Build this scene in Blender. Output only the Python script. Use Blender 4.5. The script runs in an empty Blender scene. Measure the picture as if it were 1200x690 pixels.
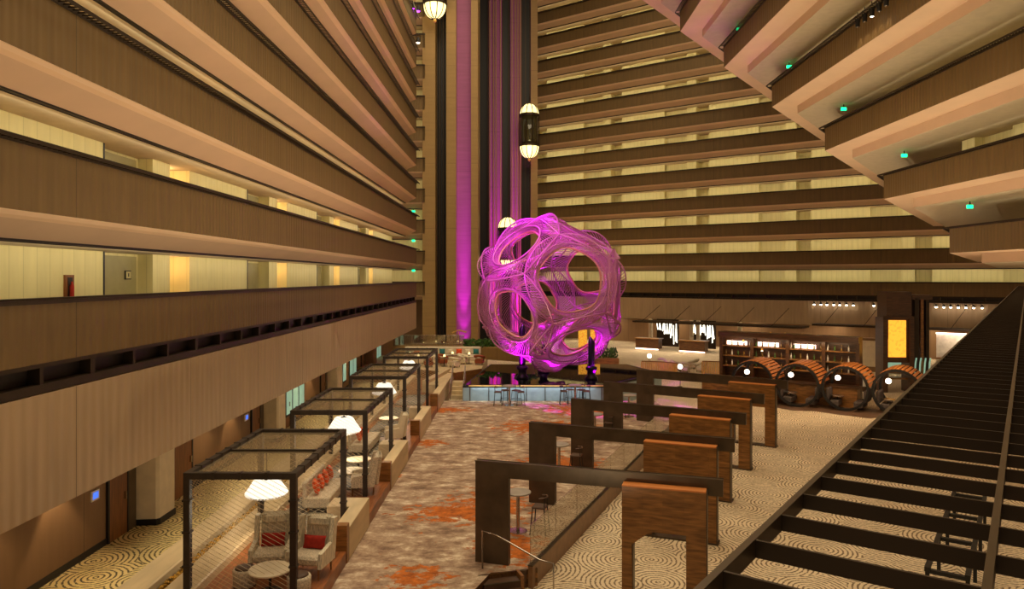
import bpy, math, random
from math import sin, cos, pi, radians, sqrt
from mathutils import Vector, Matrix
random.seed(7)
S = bpy.context.scene
COL = S.collection
# ------------------------------------------------------------------ camera, exposure, world
G = -.42; EYE = 6.9; F_PX = 840.0; YAW = math.atan(7 / 840.0)
cam_d = bpy.data.cameras.new('camera'); cam = bpy.data.objects.new('camera', cam_d); COL.objects.link(cam)
cam_d.sensor_width = 36; cam_d.lens = 36 * F_PX / 1200; cam_d.shift_y = -20 / 1200
cam_d.clip_start = 0.05; cam_d.clip_end = 400
cam.location = (0, 0, EYE); cam.rotation_euler = (pi / 2, 0, YAW)
S.camera = cam
S.view_settings.view_transform = 'Standard'; S.view_settings.look = 'None'
S.view_settings.gamma = 1; S.view_settings.use_curve_mapping = False
S.view_settings.exposure = 0.0
S.cycles.use_denoising = True
S.cycles.max_bounces = 6; S.cycles.diffuse_bounces = 3; S.cycles.transparent_max_bounces = 24
S.cycles.sample_clamp_indirect = 4
wd = bpy.data.worlds.new('world'); S.world = wd; wd.use_nodes = True
WBG = wd.node_tree.nodes['Background']
WBG.inputs[0].default_value = (1.0, 0.80, 0.53, 1); WBG.inputs[1].default_value = 0.33

FX, FY = -sin(YAW), cos(YAW)       # forward
RX, RY = cos(YAW), sin(YAW)        # right
def W(x, d, z=None):
    "place given as metres to the right of and ahead of the viewpoint"
    p = (FX * d + RX * x, FY * d + RY * x)
    return p if z is None else (p[0], p[1], z)
def P(u, v, z):
    d = F_PX * (EYE - z) / (v - 325.0)
    return W((u - 600.0) / F_PX * d, d, z)
def PD(u, v, d):
    return W((u - 600.0) / F_PX * d, d, EYE - (v - 325.0) * d / F_PX)

def lamp(name, kind, loc, energy, color, target=None, **kw):
    l = bpy.data.lights.new(name, kind); l.energy = energy; l.color = color
    for k, v in kw.items(): setattr(l, k, v)
    o = bpy.data.objects.new(name, l); COL.objects.link(o); o.location = loc
    if target is not None:
        o.rotation_euler = (Vector(target) - Vector(loc)).to_track_quat('-Z', 'Y').to_euler()
    return o
WARM = (1.0, 0.72, 0.42); WARM2 = (1.0, 0.80, 0.55); MAG = (0.72, 0.0, 1.0)
# added overhead fill, a warm sheet of light high above the atrium
lamp('overhead_fill', 'AREA', (3, 28, 42), 18500, (1, .82, .53), (3, 28, 0), shape='RECTANGLE', size=26, size_y=56)

# added fill spots without fixtures, aimed up to brighten the balcony undersides
UPFILL = .45
for (x, d, z, e) in ((2.0, 16.5, 2.9, 2600), (3.4, 21, 2.9, 2600), (5.0, 25, 2.9, 2600), (6.8, 29.3, 2.9, 2600), (9.0, 33.0, 2.9, 3000), (0, 12.0, 1.2, 1500), (-1.5, 38, 1.5, 1500), (16, 44, 4.5, 2500), (22, 20, 1.0, 2200), (22, 30, 1.0, 2200)):
    p = W(x, d, z); lamp('soffit_fill', 'SPOT', p, e * UPFILL, (1, .83, .57), (p[0], p[1], z + 5), spot_size=radians(165), spot_blend=.4, shadow_soft_size=.12)

# ------------------------------------------------------------------ materials
def lin(c):
    c = c / 255.0
    return c / 12.92 if c <= 0.04045 else ((c + 0.055) / 1.055) ** 2.4
def L3(c): return (lin(c[0]), lin(c[1]), lin(c[2]), 1)
class NT:
    def __init__(s, m):
        m.use_nodes = True; s.t = m.node_tree; s.n = s.t.nodes; s.b = s.n['Principled BSDF']
    def node(s, typ, **kw):
        n = s.n.new(typ)
        for k, v in kw.items(): setattr(n, k, v)
        return n
    def link(s, a, b): s.t.links.new(a, b)
    def math(s, op, a, b=None, c=None):
        n = s.n.new('ShaderNodeMath'); n.operation = op
        for i, q in enumerate((a, b, c)):
            if q is None: continue
            if hasattr(q, 'links'): s.link(q, n.inputs[i])
            else: n.inputs[i].default_value = q
        return n.outputs[0]
    def mix(s, f, a, b):
        n = s.n.new('ShaderNodeMixRGB')
        for i, q in enumerate((f, a, b)):
            if hasattr(q, 'links'): s.link(q, n.inputs[i])
            else: n.inputs[i].default_value = q
        return n.outputs[0]
    def ramp(s, f, stops):
        n = s.n.new('ShaderNodeValToRGB'); s.link(f, n.inputs[0])
        e = n.color_ramp.elements
        while len(e) < len(stops): e.new(0.5)
        for i, (p, c) in enumerate(stops): e[i].position = p; e[i].color = c if len(c) == 4 else L3(c)
        return n.outputs[0]
MATS = {}
def mat(name, c, rough=0.6, metal=0.0, var=0.08, scale=3.0, emit=0.0, ecol=None, spec=None, trans=0, alpha=1, stretch=(1, 1, 1)):
    m = bpy.data.materials.new(name); t = NT(m); b = t.b
    b.inputs['Roughness'].default_value = rough; b.inputs['Metallic'].default_value = metal
    if spec is not None: b.inputs['Specular IOR Level'].default_value = spec
    geo = t.node('ShaderNodeNewGeometry'); mp = t.node('ShaderNodeMapping'); mp.inputs['Scale'].default_value = stretch
    t.link(geo.outputs['Position'], mp.inputs[0])
    nz = t.node('ShaderNodeTexNoise'); nz.inputs['Scale'].default_value = scale; nz.inputs['Detail'].default_value = 3
    t.link(mp.outputs[0], nz.inputs['Vector'])
    base = L3(c); dk = tuple(x * (1 - var * 2) for x in base[:3]) + (1,); lt = tuple(min(1, x * (1 + var * 2)) for x in base[:3]) + (1,)
    t.link(t.ramp(nz.outputs[0], [(0.3, dk), (0.7, lt)]), b.inputs['Base Color'])
    if emit:
        b.inputs['Emission Color'].default_value = L3(ecol or c); b.inputs['Emission Strength'].default_value = emit
    if trans: b.inputs['Transmission Weight'].default_value = trans
    if alpha < 1: b.inputs['Alpha'].default_value = alpha
    MATS[name] = m; return m

def swirl(name, light, dark, cell=0.62, ring=88.0):
    "woven-in concentric ring pattern"
    m = bpy.data.materials.new(name); t = NT(m)
    geo = t.node('ShaderNodeNewGeometry')
    nzd = t.node('ShaderNodeTexNoise'); nzd.inputs['Scale'].default_value = 0.7
    t.link(geo.outputs['Position'], nzd.inputs['Vector'])
    vo = t.node('ShaderNodeTexVoronoi'); vo.voronoi_dimensions = '2D'; vo.inputs['Scale'].default_value = cell
    vo.inputs['Randomness'].default_value = 0.75
    t.link(geo.outputs['Position'], vo.inputs['Vector'])
    dist = t.math('ADD', vo.outputs['Distance'], t.math('MULTIPLY', nzd.outputs[0], 0.05))
    rings = t.math('SINE', t.math('MULTIPLY', dist, ring))
    fine = t.node('ShaderNodeTexNoise'); fine.inputs['Scale'].default_value = 15; fine.inputs['Detail'].default_value = 2
    t.link(geo.outputs['Position'], fine.inputs['Vector'])
    v = t.math('ADD', rings, t.math('MULTIPLY', t.math('SUBTRACT', fine.outputs[0], 0.5), 3.2))
    col = t.ramp(t.math('MULTIPLY_ADD', v, 0.25, 0.5), [(0.30, dark), (0.46, light)])
    big = t.node('ShaderNodeTexNoise'); big.inputs['Scale'].default_value = 0.25
    t.link(geo.outputs['Position'], big.inputs['Vector'])
    tint = t.ramp(big.outputs[0], [(0.35, (0.85, 0.82, 0.78, 1)), (0.65, (1, 1, 1, 1))])
    mx = t.node('ShaderNodeMixRGB', blend_type='MULTIPLY'); mx.inputs[0].default_value = 1
    t.link(col, mx.inputs[1]); t.link(tint, mx.inputs[2]); t.link(mx.outputs[0], t.b.inputs['Base Color'])
    t.b.inputs['Roughness'].default_value = 0.75
    MATS[name] = m
swirl('swirl_floor', (242, 222, 188), (132, 108, 80))
swirl('swirl_corridor', (236, 214, 150), (96, 80, 46), 0.75, 70)

def carpet():
    m = bpy.data.materials.new('distressed_carpet'); t = NT(m)
    geo = t.node('ShaderNodeNewGeometry')
    mp = t.node('ShaderNodeMapping'); mp.inputs['Scale'].default_value = (0.65, 0.9, 1); mp.inputs['Rotation'].default_value = (0, 0, radians(8))
    t.link(geo.outputs['Position'], mp.inputs[0])
    def nz(scale, det, off=0):
        n = t.node('ShaderNodeTexNoise'); n.inputs['Scale'].default_value = scale; n.inputs['Detail'].default_value = det
        n.inputs['Roughness'].default_value = 0.72
        if off:
            a = t.node('ShaderNodeVectorMath', operation='ADD'); a.inputs[1].default_value = (off, off * 2, 0)
            t.link(mp.outputs[0], a.inputs[0]); t.link(a.outputs[0], n.inputs['Vector'])
        else: t.link(mp.outputs[0], n.inputs['Vector'])
        return n.outputs[0]
    base = t.ramp(nz(2.3, 12), [(0.30, (90, 70, 58)), (0.44, (146, 118, 98)), (0.54, (180, 154, 130)), (0.66, (232, 216, 192))])
    # orange fields: a few woven patches with ragged edges
    sep = t.node('ShaderNodeSeparateXYZ'); t.link(geo.outputs['Position'], sep.inputs[0])
    tot = None
    pts = [P(535, 600, 0) + (2.0, 1.3), P(485, 678, 0) + (1.0, 1.0), P(575, 590, 0) + (1.6, 2.0), P(500, 519, 0) + (1.1, .8),
           P(640, 500, 0) + (3.2, 2.0), P(655, 545, 0) + (2.2, 2.2), P(520, 480, 0) + (2.2, 1.0), P(600, 640, 0) + (1.2, 1.6),
           P(690, 480, 0) + (3.0, 3.0), P(460, 560, 0) + (.5, .6)]
    for (x, y, _, rx, ry) in pts:
        dx = t.math('MULTIPLY', t.math('SUBTRACT', sep.outputs[0], x), 1 / rx)
        dy = t.math('MULTIPLY', t.math('SUBTRACT', sep.outputs[1], y), 1 / ry)
        r = t.math('SQRT', t.math('ADD', t.math('MULTIPLY', dx, dx), t.math('MULTIPLY', dy, dy)))
        g = t.math('MAXIMUM', t.math('SUBTRACT', 1.25, r), 0.0)
        tot = g if tot is None else t.math('MAXIMUM', tot, g)
    f = t.math('ADD', tot, t.math('MULTIPLY', t.math('SUBTRACT', nz(3.4, 12, 7), 0.5), 4.6))
    fac = t.ramp(f, [(0.58, (0, 0, 0, 1)), (0.75, (1, 1, 1, 1))])
    org = t.ramp(nz(5, 5, 3), [(0.35, (136, 70, 16)), (0.65, (214, 116, 36))])
    t.link(t.mix(fac, base, org), t.b.inputs['Base Color'])
    t.b.inputs['Roughness'].default_value = 0.95
    MATS['carpet'] = m
carpet()

def panelled(name, c, period=5.0, phase=0.9, flute=0.0, rough=0.6, streak=0.25, line=0.35):
    "wall cladding with seams (u of the uv map = metres along the wall) and soft vertical flutes"
    m = bpy.data.materials.new(name); t = NT(m)
    uv = t.node('ShaderNodeUVMap'); sep = t.node('ShaderNodeSeparateXYZ'); t.link(uv.outputs[0], sep.inputs[0])
    fr = t.math('FRACT', t.math('MULTIPLY_ADD', sep.outputs[0], 1 / period, phase))
    seam = t.math('LESS_THAN', fr, 0.02 / period)
    mp = t.node('ShaderNodeMapping'); mp.inputs['Scale'].default_value = (2.2, 0.22, 1)
    t.link(uv.outputs[0], mp.inputs[0])
    nz = t.node('ShaderNodeTexNoise'); nz.inputs['Scale'].default_value = 2.0; nz.inputs['Detail'].default_value = 5
    t.link(mp.outputs[0], nz.inputs['Vector'])
    base = L3(c)
    a = tuple(x * (1 - streak) for x in base[:3]) + (1,); b = tuple(min(1, x * (1 + streak)) for x in base[:3]) + (1,)
    col = t.ramp(nz.outputs[0], [(0.3, a), (0.7, b)])
    if flute:
        rib = t.math('SINE', t.math('MULTIPLY', sep.outputs[0], 2 * pi / flute))
        bp = t.node('ShaderNodeBump'); bp.inputs['Strength'].default_value = 0.35; bp.inputs['Distance'].default_value = 0.02
        t.link(rib, bp.inputs['Height']); t.link(bp.outputs[0], t.b.inputs['Normal'])
    t.link(t.mix(seam, col, tuple(x * line for x in base[:3]) + (1,)), t.b.inputs['Base Color'])
    t.b.inputs['Roughness'].default_value = rough
    MATS[name] = m
panelled('parapet', (108, 82, 42), 5.0, 0.16, 0.22, streak=.12)
panelled('fascia', (172, 144, 110), 5.0, 0.16, 0.30, streak=.10)
panelled('corridor_wall', (226, 212, 150), 0.45, 0.0, 0.45, streak=.05, line=.8)
panelled('ground_wall', (136, 104, 70), 5, 0.5, 0, streak=.08)
panelled('concrete_pier', (150, 118, 68), 3.0, 0.2, 0, streak=.08)
panelled('pale_channel', (152, 84, 118), 6.0, 0.2, 0, streak=.10)
mat('soffit', (226, 192, 156), .7, var=.02, scale=.8)
mat('soffit_panel', (204, 172, 142), .7, var=.02, scale=.8)
mat('ceiling_grey', (196, 178, 146), .8, var=.03)
mat('dark_vent_groove_shade', (26, 16, 12), .5)
mat('bronze', (58, 44, 30), .45, .5, var=.08)
mat('bronze_rail', (84, 70, 52), .4, .5, var=.05)
mat('cage_steel', (62, 52, 44), .5, .4, var=.08, scale=6)
mat('alcove_door', (168, 156, 104), .5, var=.03)
mat('lit_doorway', (255, 225, 170), .6, emit=.9, ecol=(255, 215, 150))
mat('copper', (214, 132, 66), .5, var=.03)
mat('band_wood', (140, 104, 72), .4, var=.1, scale=6)
mat('booth_fabric', (84, 72, 66), .8, var=.15, scale=10)
mat('brown_inlay', (112, 84, 64), .35, var=.06)
mat('table_grey', (160, 150, 138), .5)
mat('amber_glow', (230, 160, 60), .5, emit=.7, ecol=(255, 170, 50), var=.5, scale=14)
mat('portal_steel', (88, 74, 58), .42, .55, var=.12, scale=2)
mat('shaft_black', (22, 14, 12), .5)
mat('beige_stone', (206, 182, 142), .6, var=.06, scale=4, stretch=(1, .2, 1))
mat('white_shade', (255, 248, 236), .6, emit=1.3, ecol=(255, 240, 215))
mat('globe_glow', (255, 240, 220), .4, emit=9, ecol=(255, 232, 205))
mat('lantern_glow', (255, 236, 170), .5, emit=1.8, ecol=(255, 232, 160))
mat('star_glow', (255, 250, 240), .5, emit=14, ecol=(255, 240, 215))
mat('exit_green', (40, 230, 150), .5, emit=3, ecol=(20, 235, 140))
mat('purple_glow', (200, 60, 255), .5, emit=14, ecol=(190, 40, 255))
mat('orange_screen', (255, 190, 70), .5, emit=1.3, ecol=(255, 165, 50), var=.25, scale=5)
mat('screen_blue', (70, 110, 235), .4, emit=1.2, ecol=(60, 110, 235))
mat('light_stick', (255, 252, 240), .5, emit=3.0, ecol=(250, 246, 225))
mat('under_glow', (255, 225, 205), .5, emit=3.5, ecol=(255, 215, 195))
mat('cool_pane', (150, 190, 170), .2, emit=.55, ecol=(150, 190, 165))
mat('door_wood', (126, 76, 32), .45, var=.15, scale=4, stretch=(4, 4, .5))
mat('dark_grey_wall', (96, 80, 60), .7)
mat('base_black', (24, 20, 18), .5)
mat('mirror_water', (10, 8, 14), .03, 0, var=0, spec=.9)
mat('stage_face', (150, 170, 176), .25, .1, var=.05)
mat('gold', (232, 182, 96), .35, .35)
mat('rim_gold', (176, 128, 88), .42, .2, var=.04)
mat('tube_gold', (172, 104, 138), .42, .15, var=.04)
mat('rust', (150, 78, 40), .8)
mat('leg_dark', (30, 22, 34), .35, .5)
mat('cream', (232, 216, 186), .6, var=.04)
mat('grey_fabric', (206, 190, 166), .9, var=.18, scale=30)
mat('striped_fabric', (220, 205, 180), .9, var=.22, scale=14, stretch=(4, 4, .4))
mat('grey_carpet', (116, 108, 98), .95, var=.4, scale=9, stretch=(1, 3, 1))
mat('red_cushion', (168, 38, 22), .85, var=.12, scale=12)
mat('orange_cushion', (226, 84, 22), .8, var=.15, scale=12)
mat('teal_cushion', (40, 120, 118), .8)
mat('black_matte', (20, 17, 15), .55)
mat('chrome', (190, 180, 170), .22, .9, var=.03)
mat('cord', (206, 186, 150), .6, var=.05)
mat('leaf', (60, 92, 30), .7, var=.4, scale=6)
mat('autumn', (190, 140, 40), .8, var=.5, scale=14)
mat('bottle_glass', (120, 90, 40), .15, var=.5, scale=8)
mat('white_paint', (232, 226, 214), .5)
mat('wood_floor', (140, 82, 40), .4, var=.2, scale=3, stretch=(6, .6, 1))
mat('seat_brown', (84, 58, 40), .6)
mat('pink_brown', (168, 130, 110), .8)
def glassy(name, c, alpha, rough=.05, spec=.8):
    m = mat(name, c, rough, 0, 0, spec=spec, alpha=alpha); return m
glassy('rail_glass', (190, 182, 168), .42, .03, 1.0); MATS['rail_glass'].node_tree.nodes['Principled BSDF'].inputs['Metallic'].default_value = .85
glassy('roof_glass', (150, 130, 100), .42, .2)
glassy('cab_glass', (70, 62, 34), .75, .1)
def wood(name, c1, c2):
    m = bpy.data.materials.new(name); t = NT(m)
    tc = t.node('ShaderNodeTexCoord'); mp = t.node('ShaderNodeMapping'); mp.inputs['Scale'].default_value = (1.1, 8, 8)
    t.link(tc.outputs['Object'], mp.inputs[0])
    nz = t.node('ShaderNodeTexNoise'); nz.inputs['Scale'].default_value = 2.2; nz.inputs['Detail'].default_value = 6
    t.link(mp.outputs[0], nz.inputs['Vector'])
    br = t.node('ShaderNodeTexBrick'); br.inputs['Scale'].default_value = 1; br.inputs['Brick Width'].default_value = .9
    br.inputs['Row Height'].default_value = .11; br.inputs['Mortar Size'].default_value = 0.002
    br.inputs['Color1'].default_value = (.75, .75, .75, 1); br.inputs['Color2'].default_value = (1, 1, 1, 1); br.inputs['Mortar'].default_value = (.4, .4, .4, 1)
    cx = t.node('ShaderNodeSeparateXYZ'); t.link(tc.outputs['Object'], cx.inputs[0])
    cb = t.node('ShaderNodeCombineXYZ'); t.link(cx.outputs[0], cb.inputs[0]); t.link(cx.outputs[2], cb.inputs[1]); t.link(cb.outputs[0], br.inputs[0])
    mx = t.node('ShaderNodeMixRGB', blend_type='MULTIPLY'); mx.inputs[0].default_value = 1
    t.link(t.ramp(nz.outputs[0], [(.3, c1), (.7, c2)]), mx.inputs[1]); t.link(br.outputs[0], mx.inputs[2])
    t.link(mx.outputs[0], t.b.inputs['Base Color']); t.b.inputs['Roughness'].default_value = .35
    MATS[name] = m
wood('walnut', (112, 72, 30), (172, 118, 60))
wood('dark_walnut', (64, 38, 18), (100, 64, 32))
def stripes(name, a, b, n):
    m = bpy.data.materials.new(name); t = NT(m)
    uv = t.node('ShaderNodeUVMap'); sep = t.node('ShaderNodeSeparateXYZ'); t.link(uv.outputs[0], sep.inputs[0])
    s = t.math('GREATER_THAN', t.math('FRACT', t.math('MULTIPLY', sep.outputs[0], n)), .5)
    t.link(t.mix(s, L3(a), L3(b)), t.b.inputs['Base Color']); MATS[name] = m

# ------------------------------------------------------------------ mesh building
class MB:
    def __init__(s): s.v = []; s.f = []; s.m = []; s.uv = {}
    def add(s, vs, fs, mi=0):
        k = len(s.v); s.v += [tuple(p) for p in vs]
        for f in fs: s.f.append(tuple(i + k for i in f)); s.m.append(mi)
        return s
    def box(s, x0, x1, y0, y1, z0, z1, mi=0, M=None):
        vs = [(x, y, z) for z in (z0, z1) for (x, y) in ((x0, y0), (x1, y0), (x1, y1), (x0, y1))]
        if M: vs = [M @ Vector(p) for p in vs]
        return s.add(vs, [(3, 2, 1, 0), (4, 5, 6, 7), (0, 1, 5, 4), (1, 2, 6, 5), (2, 3, 7, 6), (3, 0, 4, 7)], mi)
    def bevbox(s, x0, x1, y0, y1, z0, z1, b=.03, mi=0, M=None):
        "box with rounded-off edges: three stacked inset loops"
        def loop(i, z): return [(x0 + i + (b if (q & 1) else 0), 0, z) for q in (0,)]
        vs = []; n = 8
        def oct_(i, z):
            X0, X1, Y0, Y1 = x0 + i, x1 - i, y0 + i, y1 - i; c = b
            return [(X0 + c, Y0, z), (X1 - c, Y0, z), (X1, Y0 + c, z), (X1, Y1 - c, z), (X1 - c, Y1, z), (X0 + c, Y1, z), (X0, Y1 - c, z), (X0, Y0 + c, z)]
        rings = [oct_(b, z0), oct_(0, z0 + b), oct_(0, z1 - b), oct_(b, z1)]
        for r in rings: vs += r
        if M: vs = [M @ Vector(p) for p in vs]
        fs = [tuple(range(n - 1, -1, -1)), tuple(3 * n + i for i in range(n))]
        for k in range(3):
            for i in range(n): fs.append((k * n + i, k * n + (i + 1) % n, (k + 1) * n + (i + 1) % n, (k + 1) * n + i))
        return s.add(vs, fs, mi)
    def prism(s, poly, z0, z1, mi=0, top=None):
        n = len(poly); vs = [(p[0], p[1], z0) for p in poly] + [(p[0], p[1], z1) for p in poly]
        s.add(vs, [tuple(range(n - 1, -1, -1))] + [(i, (i + 1) % n, n + (i + 1) % n, n + i) for i in range(n)], mi)
        k = len(s.v) - 2 * n
        s.f.append(tuple(k + n + i for i in range(n))); s.m.append(mi if top is None else top); return s
    def slab(s, poly, y0, y1, mi=0):
        "polygon in the x-z plane given thickness along y"
        n = len(poly); vs = [(p[0], y0, p[1]) for p in poly] + [(p[0], y1, p[1]) for p in poly]
        return s.add(vs, [tuple(range(n)), tuple(n + i for i in range(n - 1, -1, -1))] + [((i + 1) % n, i, n + i, n + (i + 1) % n) for i in range(n)], mi)
    def tube(s, pts, r, n=6, mi=0, closed=False):
        pts = [Vector(p) for p in pts]; m = len(pts); up = Vector((0, 0, 1)); vs = []; ref = None
        for i, p in enumerate(pts):
            a = pts[i - 1] if (i or closed) else p; b = pts[(i + 1) % m] if (i < m - 1 or closed) else p
            t = (b - a).normalized()
            if ref is None: ref = up if abs(t.z) < .9 else Vector((1, 0, 0))
            x = (ref - t * ref.dot(t)).normalized(); ref = x; y = t.cross(x)
            rr = r[i] if isinstance(r, (list, tuple)) else r
            for k in range(n):
                a_ = 2 * pi * k / n; vs.append(p + x * (rr * cos(a_)) + y * (rr * sin(a_)))
        fs = [(i * n + k, i * n + (k + 1) % n, ((i + 1) % m) * n + (k + 1) % n, ((i + 1) % m) * n + k) for i in range(m if closed else m - 1) for k in range(n)]
        if not closed: fs += [tuple(range(n - 1, -1, -1)), tuple((m - 1) * n + k for k in range(n))]
        return s.add(vs, fs, mi)
    def lathe(s, prof, n=20, mi=0, c=(0, 0, 0), M=None):
        vs = []
        for (r, z) in prof:
            for k in range(n):
                a = 2 * pi * k / n; p = Vector((c[0] + r * cos(a), c[1] + r * sin(a), c[2] + z)); vs.append(M @ p if M else p)
        m = len(prof)
        fs = [(i * n + k, i * n + (k + 1) % n, (i + 1) * n + (k + 1) % n, (i + 1) * n + k) for i in range(m - 1) for k in range(n)]
        fs += [tuple(range(n - 1, -1, -1)), tuple((m - 1) * n + k for k in range(n))]
        return s.add(vs, fs, mi)
    def build(s, name, mats, parent=None, smooth=False, loc=None, rotz=None):
        me = bpy.data.meshes.new(name); me.from_pydata(s.v, [], s.f)
        if isinstance(mats, str): mats = [mats]
        for q in mats: me.materials.append(MATS[q])
        me.polygons.foreach_set('material_index', s.m)
        if smooth: me.polygons.foreach_set('use_smooth', [True] * len(s.f))
        if s.uv:
            ul = me.uv_layers.new(name='UVMap')
            for pi_, p in enumerate(me.polygons):
                uvs = s.uv.get(pi_)
                if uvs:
                    for li, q in zip(p.loop_indices, uvs): ul.data[li].uv = q
        me.update()
        o = bpy.data.objects.new(name, me); COL.objects.link(o)
        if parent: o.parent = parent
        if loc: o.location = loc
        if rotz is not None: o.rotation_euler = (0, 0, rotz)
        return o
def struct(o): o['kind'] = 'structure'; return o
def tag(o, label, cat, group=None):
    o['label'] = label; o['category'] = cat
    if group: o['group'] = group
    return o
def thing(name, label, cat, loc=(0, 0, 0), rotz=0, group=None):
    o = bpy.data.objects.new(name, None); COL.objects.link(o); o.location = loc; o.rotation_euler = (0, 0, rotz)
    return tag(o, label, cat, group)
def dup(root, loc, rotz=None, label=None, group=None):
    r = root.copy(); COL.objects.link(r); r.location = loc
    if rotz is not None: r.rotation_euler = (0, 0, rotz)
    if label: r['label'] = label
    if group: r['group'] = group
    for ch in root.children:
        c = ch.copy(); COL.objects.link(c); c.parent = r
        for g in ch.children:
            d = g.copy(); COL.objects.link(d); d.parent = c
    return r

def sweep(mb, path, prof, side=1, mis=None, closed=True, caps=True):
    """sweep a profile of (inset, height) along a plan path; inset grows to the left (side=1) or right (side=-1) of travel"""
    n = len(path); offs = []
    for i in range(n):
        ds = []
        if i > 0: ds.append(Vector(path[i]) - Vector(path[i - 1]))
        if i < n - 1: ds.append(Vector(path[i + 1]) - Vector(path[i]))
        ns = [Vector((-d.y, d.x)).normalized() * side for d in ds]
        if len(ns) == 1: offs.append(ns[0])
        else:
            b = (ns[0] + ns[1]).normalized(); offs.append(b / max(.3, b.dot(ns[0])))
    run = [0]
    for i in range(1, n): run.append(run[-1] + (Vector(path[i]) - Vector(path[i - 1])).length)
    m = len(prof); k0 = len(mb.v)
    for i in range(n):
        for (o, z) in prof:
            q = Vector(path[i]) + offs[i] * o; mb.v.append((q.x, q.y, z))
    arc = [0]
    for j in range(m): 
        a, b = prof[j], prof[(j + 1) % m]; arc.append(arc[-1] + math.hypot(b[0] - a[0], b[1] - a[1]))
    for i in range(n - 1):
        for j in range(m if closed else m - 1):
            j2 = (j + 1) % m
            f = (k0 + i * m + j, k0 + (i + 1) * m + j, k0 + (i + 1) * m + j2, k0 + i * m + j2)
            u = [(run[i], arc[j]), (run[i + 1], arc[j]), (run[i + 1], arc[j + 1]), (run[i], arc[j + 1])]
            if side == 1: f = f[::-1]; u = u[::-1]
            mb.uv[len(mb.f)] = u
            mb.f.append(f); mb.m.append(mis[j] if mis else 0)
    if caps and closed:
        mb.f.append(tuple(k0 + j for j in range(m))); mb.m.append(mis[0] if mis else 0)
        mb.f.append(tuple(k0 + (n - 1) * m + j for j in range(m - 1, -1, -1))); mb.m.append(mis[0] if mis else 0)
    return mb

def grille(path, side, z, w=.30, step=.15):
    "slatted steel shelf standing out from a parapet top"
    mb = MB()
    sweep(mb, path, [(-w, z), (-w, z - .07), (-w + .03, z - .07), (-w + .03, z)], side)
    sweep(mb, path, [(-.03, z + .03), (-.03, z - .07), (.14, z - .07), (.14, z + .03)], side)
    for a, b in zip(path[:-1], path[1:]):
        a = Vector(a); d = Vector(b) - a; L = d.length; d.normalize(); nn = Vector((-d.y, d.x)) * side
        for k in range(1, int(L / step)):
            p = a + d * (k * step); q = p - nn * w; t = d * .022
            mb.add([(p.x, p.y, z - .035), (p.x + t.x, p.y + t.y, z - .035), (q.x + t.x, q.y + t.y, z - .035), (q.x, q.y, z - .035),
                    (p.x, p.y, z - .005), (p.x + t.x, p.y + t.y, z - .005), (q.x + t.x, q.y + t.y, z - .005), (q.x, q.y, z - .005)],
                   [(3, 2, 1, 0), (4, 5, 6, 7), (0, 1, 5, 4), (1, 2, 6, 5), (2, 3, 7, 6), (3, 0, 4, 7)])
    return mb

# ------------------------------------------------------------------ balconies
FL = 2.85                                   # storey height
def lev(k): return EYE - 1.54 + FL * k       # walking level of storey k
TRIM = [0]
def trim(mb, mats):
    TRIM[0] += 1; return struct(mb.build('trim_%d' % TRIM[0], mats))
def bay_path(a, b, side, y0, period=10.0, deep=.45, glow=1.0, sgn=1):
    "corridor wall in plan: door alcove, pilaster and a deep lit niche in every bay"
    a = Vector(a); b = Vector(b); d = b - a; L = d.length; d.normalize(); n = Vector((-d.y, d.x)) * side
    pts = [a.copy()]; s = y0; niches = []
    while s + 5 < L:
        if s > 0:
            for (ds, dn) in ((0, 0), (0, deep), (2.5, deep), (2.5, 0), (3.55, 0), (3.55, glow), (4.9, glow), (4.9, 0)):
                pts.append(a + d * (s + ds) + n * dn)
            niches.append((a + d * (s + 4.2) + n * (glow * .5), d, n))
        s += period
    pts.append(b.copy()); return [tuple(p) for p in pts], niches
def storey(side_name, path, side, k, z_top_soffit='left', niche0=None, setback=2.1, lights=None, bays=True, grl=True, step=.15):
    z = lev(k)
    # parapet
    pm = MB(); sweep(pm, path, [(0, z + 1.11), (0, z - .12), (.14, z - .12), (.14, z + 1.11)], side, None)
    o = struct(pm.build('wall_' + side_name, ['parapet']))
    if grl: trim(grille(path, side, z + 1.13, step=step), ['bronze'])
    # slab and soffit
    sm = MB()
    if z_top_soffit == 'left':
        prof = [(.01, z - .1), (.02, z - .14), (.10, z - .20), (.24, z - .25), (.9, z - .56), (.9, z - .60), (1.0, z - .60), (1.0, z - .62), (setback + 1.6, z - .63), (setback + 1.6, z - .02), (.02, z - .02)]
        mis = [0, 0, 0, 1, 2, 2, 2, 3, 0, 0, 0]  # dark strip between soffit and ceiling paints in the groove's shade
    else:
        prof = [(.01, z - .1), (.02, z - .13), (1.3, z - .14), (1.3, z - .60), (setback + 4.5, z - .63), (setback + 4.5, z - .02), (.02, z - .02)]
        mis = [0, 0, 1, 3, 3, 3, 3]
    sweep(sm, path, prof, side, mis)
    struct(sm.build('ceiling', ['soffit', 'soffit_panel', 'dark_vent_groove_shade', 'ceiling_grey']))
def corridor(side_name, path, side, k, off, y0, bays=True):
    z = lev(k); a, b = path[0], path[-1]
    mb = MB(); niches = []
    zt = z + FL - .58
    if bays:
        a_, b_ = Vector(path[0]), Vector(path[1]); d = (b_ - a_).normalized(); n = Vector((-d.y, d.x)) * side
        pp, niches = bay_path(a_ + n * off, b_ + n * off, side, y0)
    else: pp = None
    if pp:
        sweep(mb, pp, [(0, zt), (0, z - .02)], side, closed=False)
    else:
        sweep(mb, path, [(off, zt), (off, z - .02)], side, closed=False)
    struct(mb.build('wall_' + side_name, ['corridor_wall']))
    return niches
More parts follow.
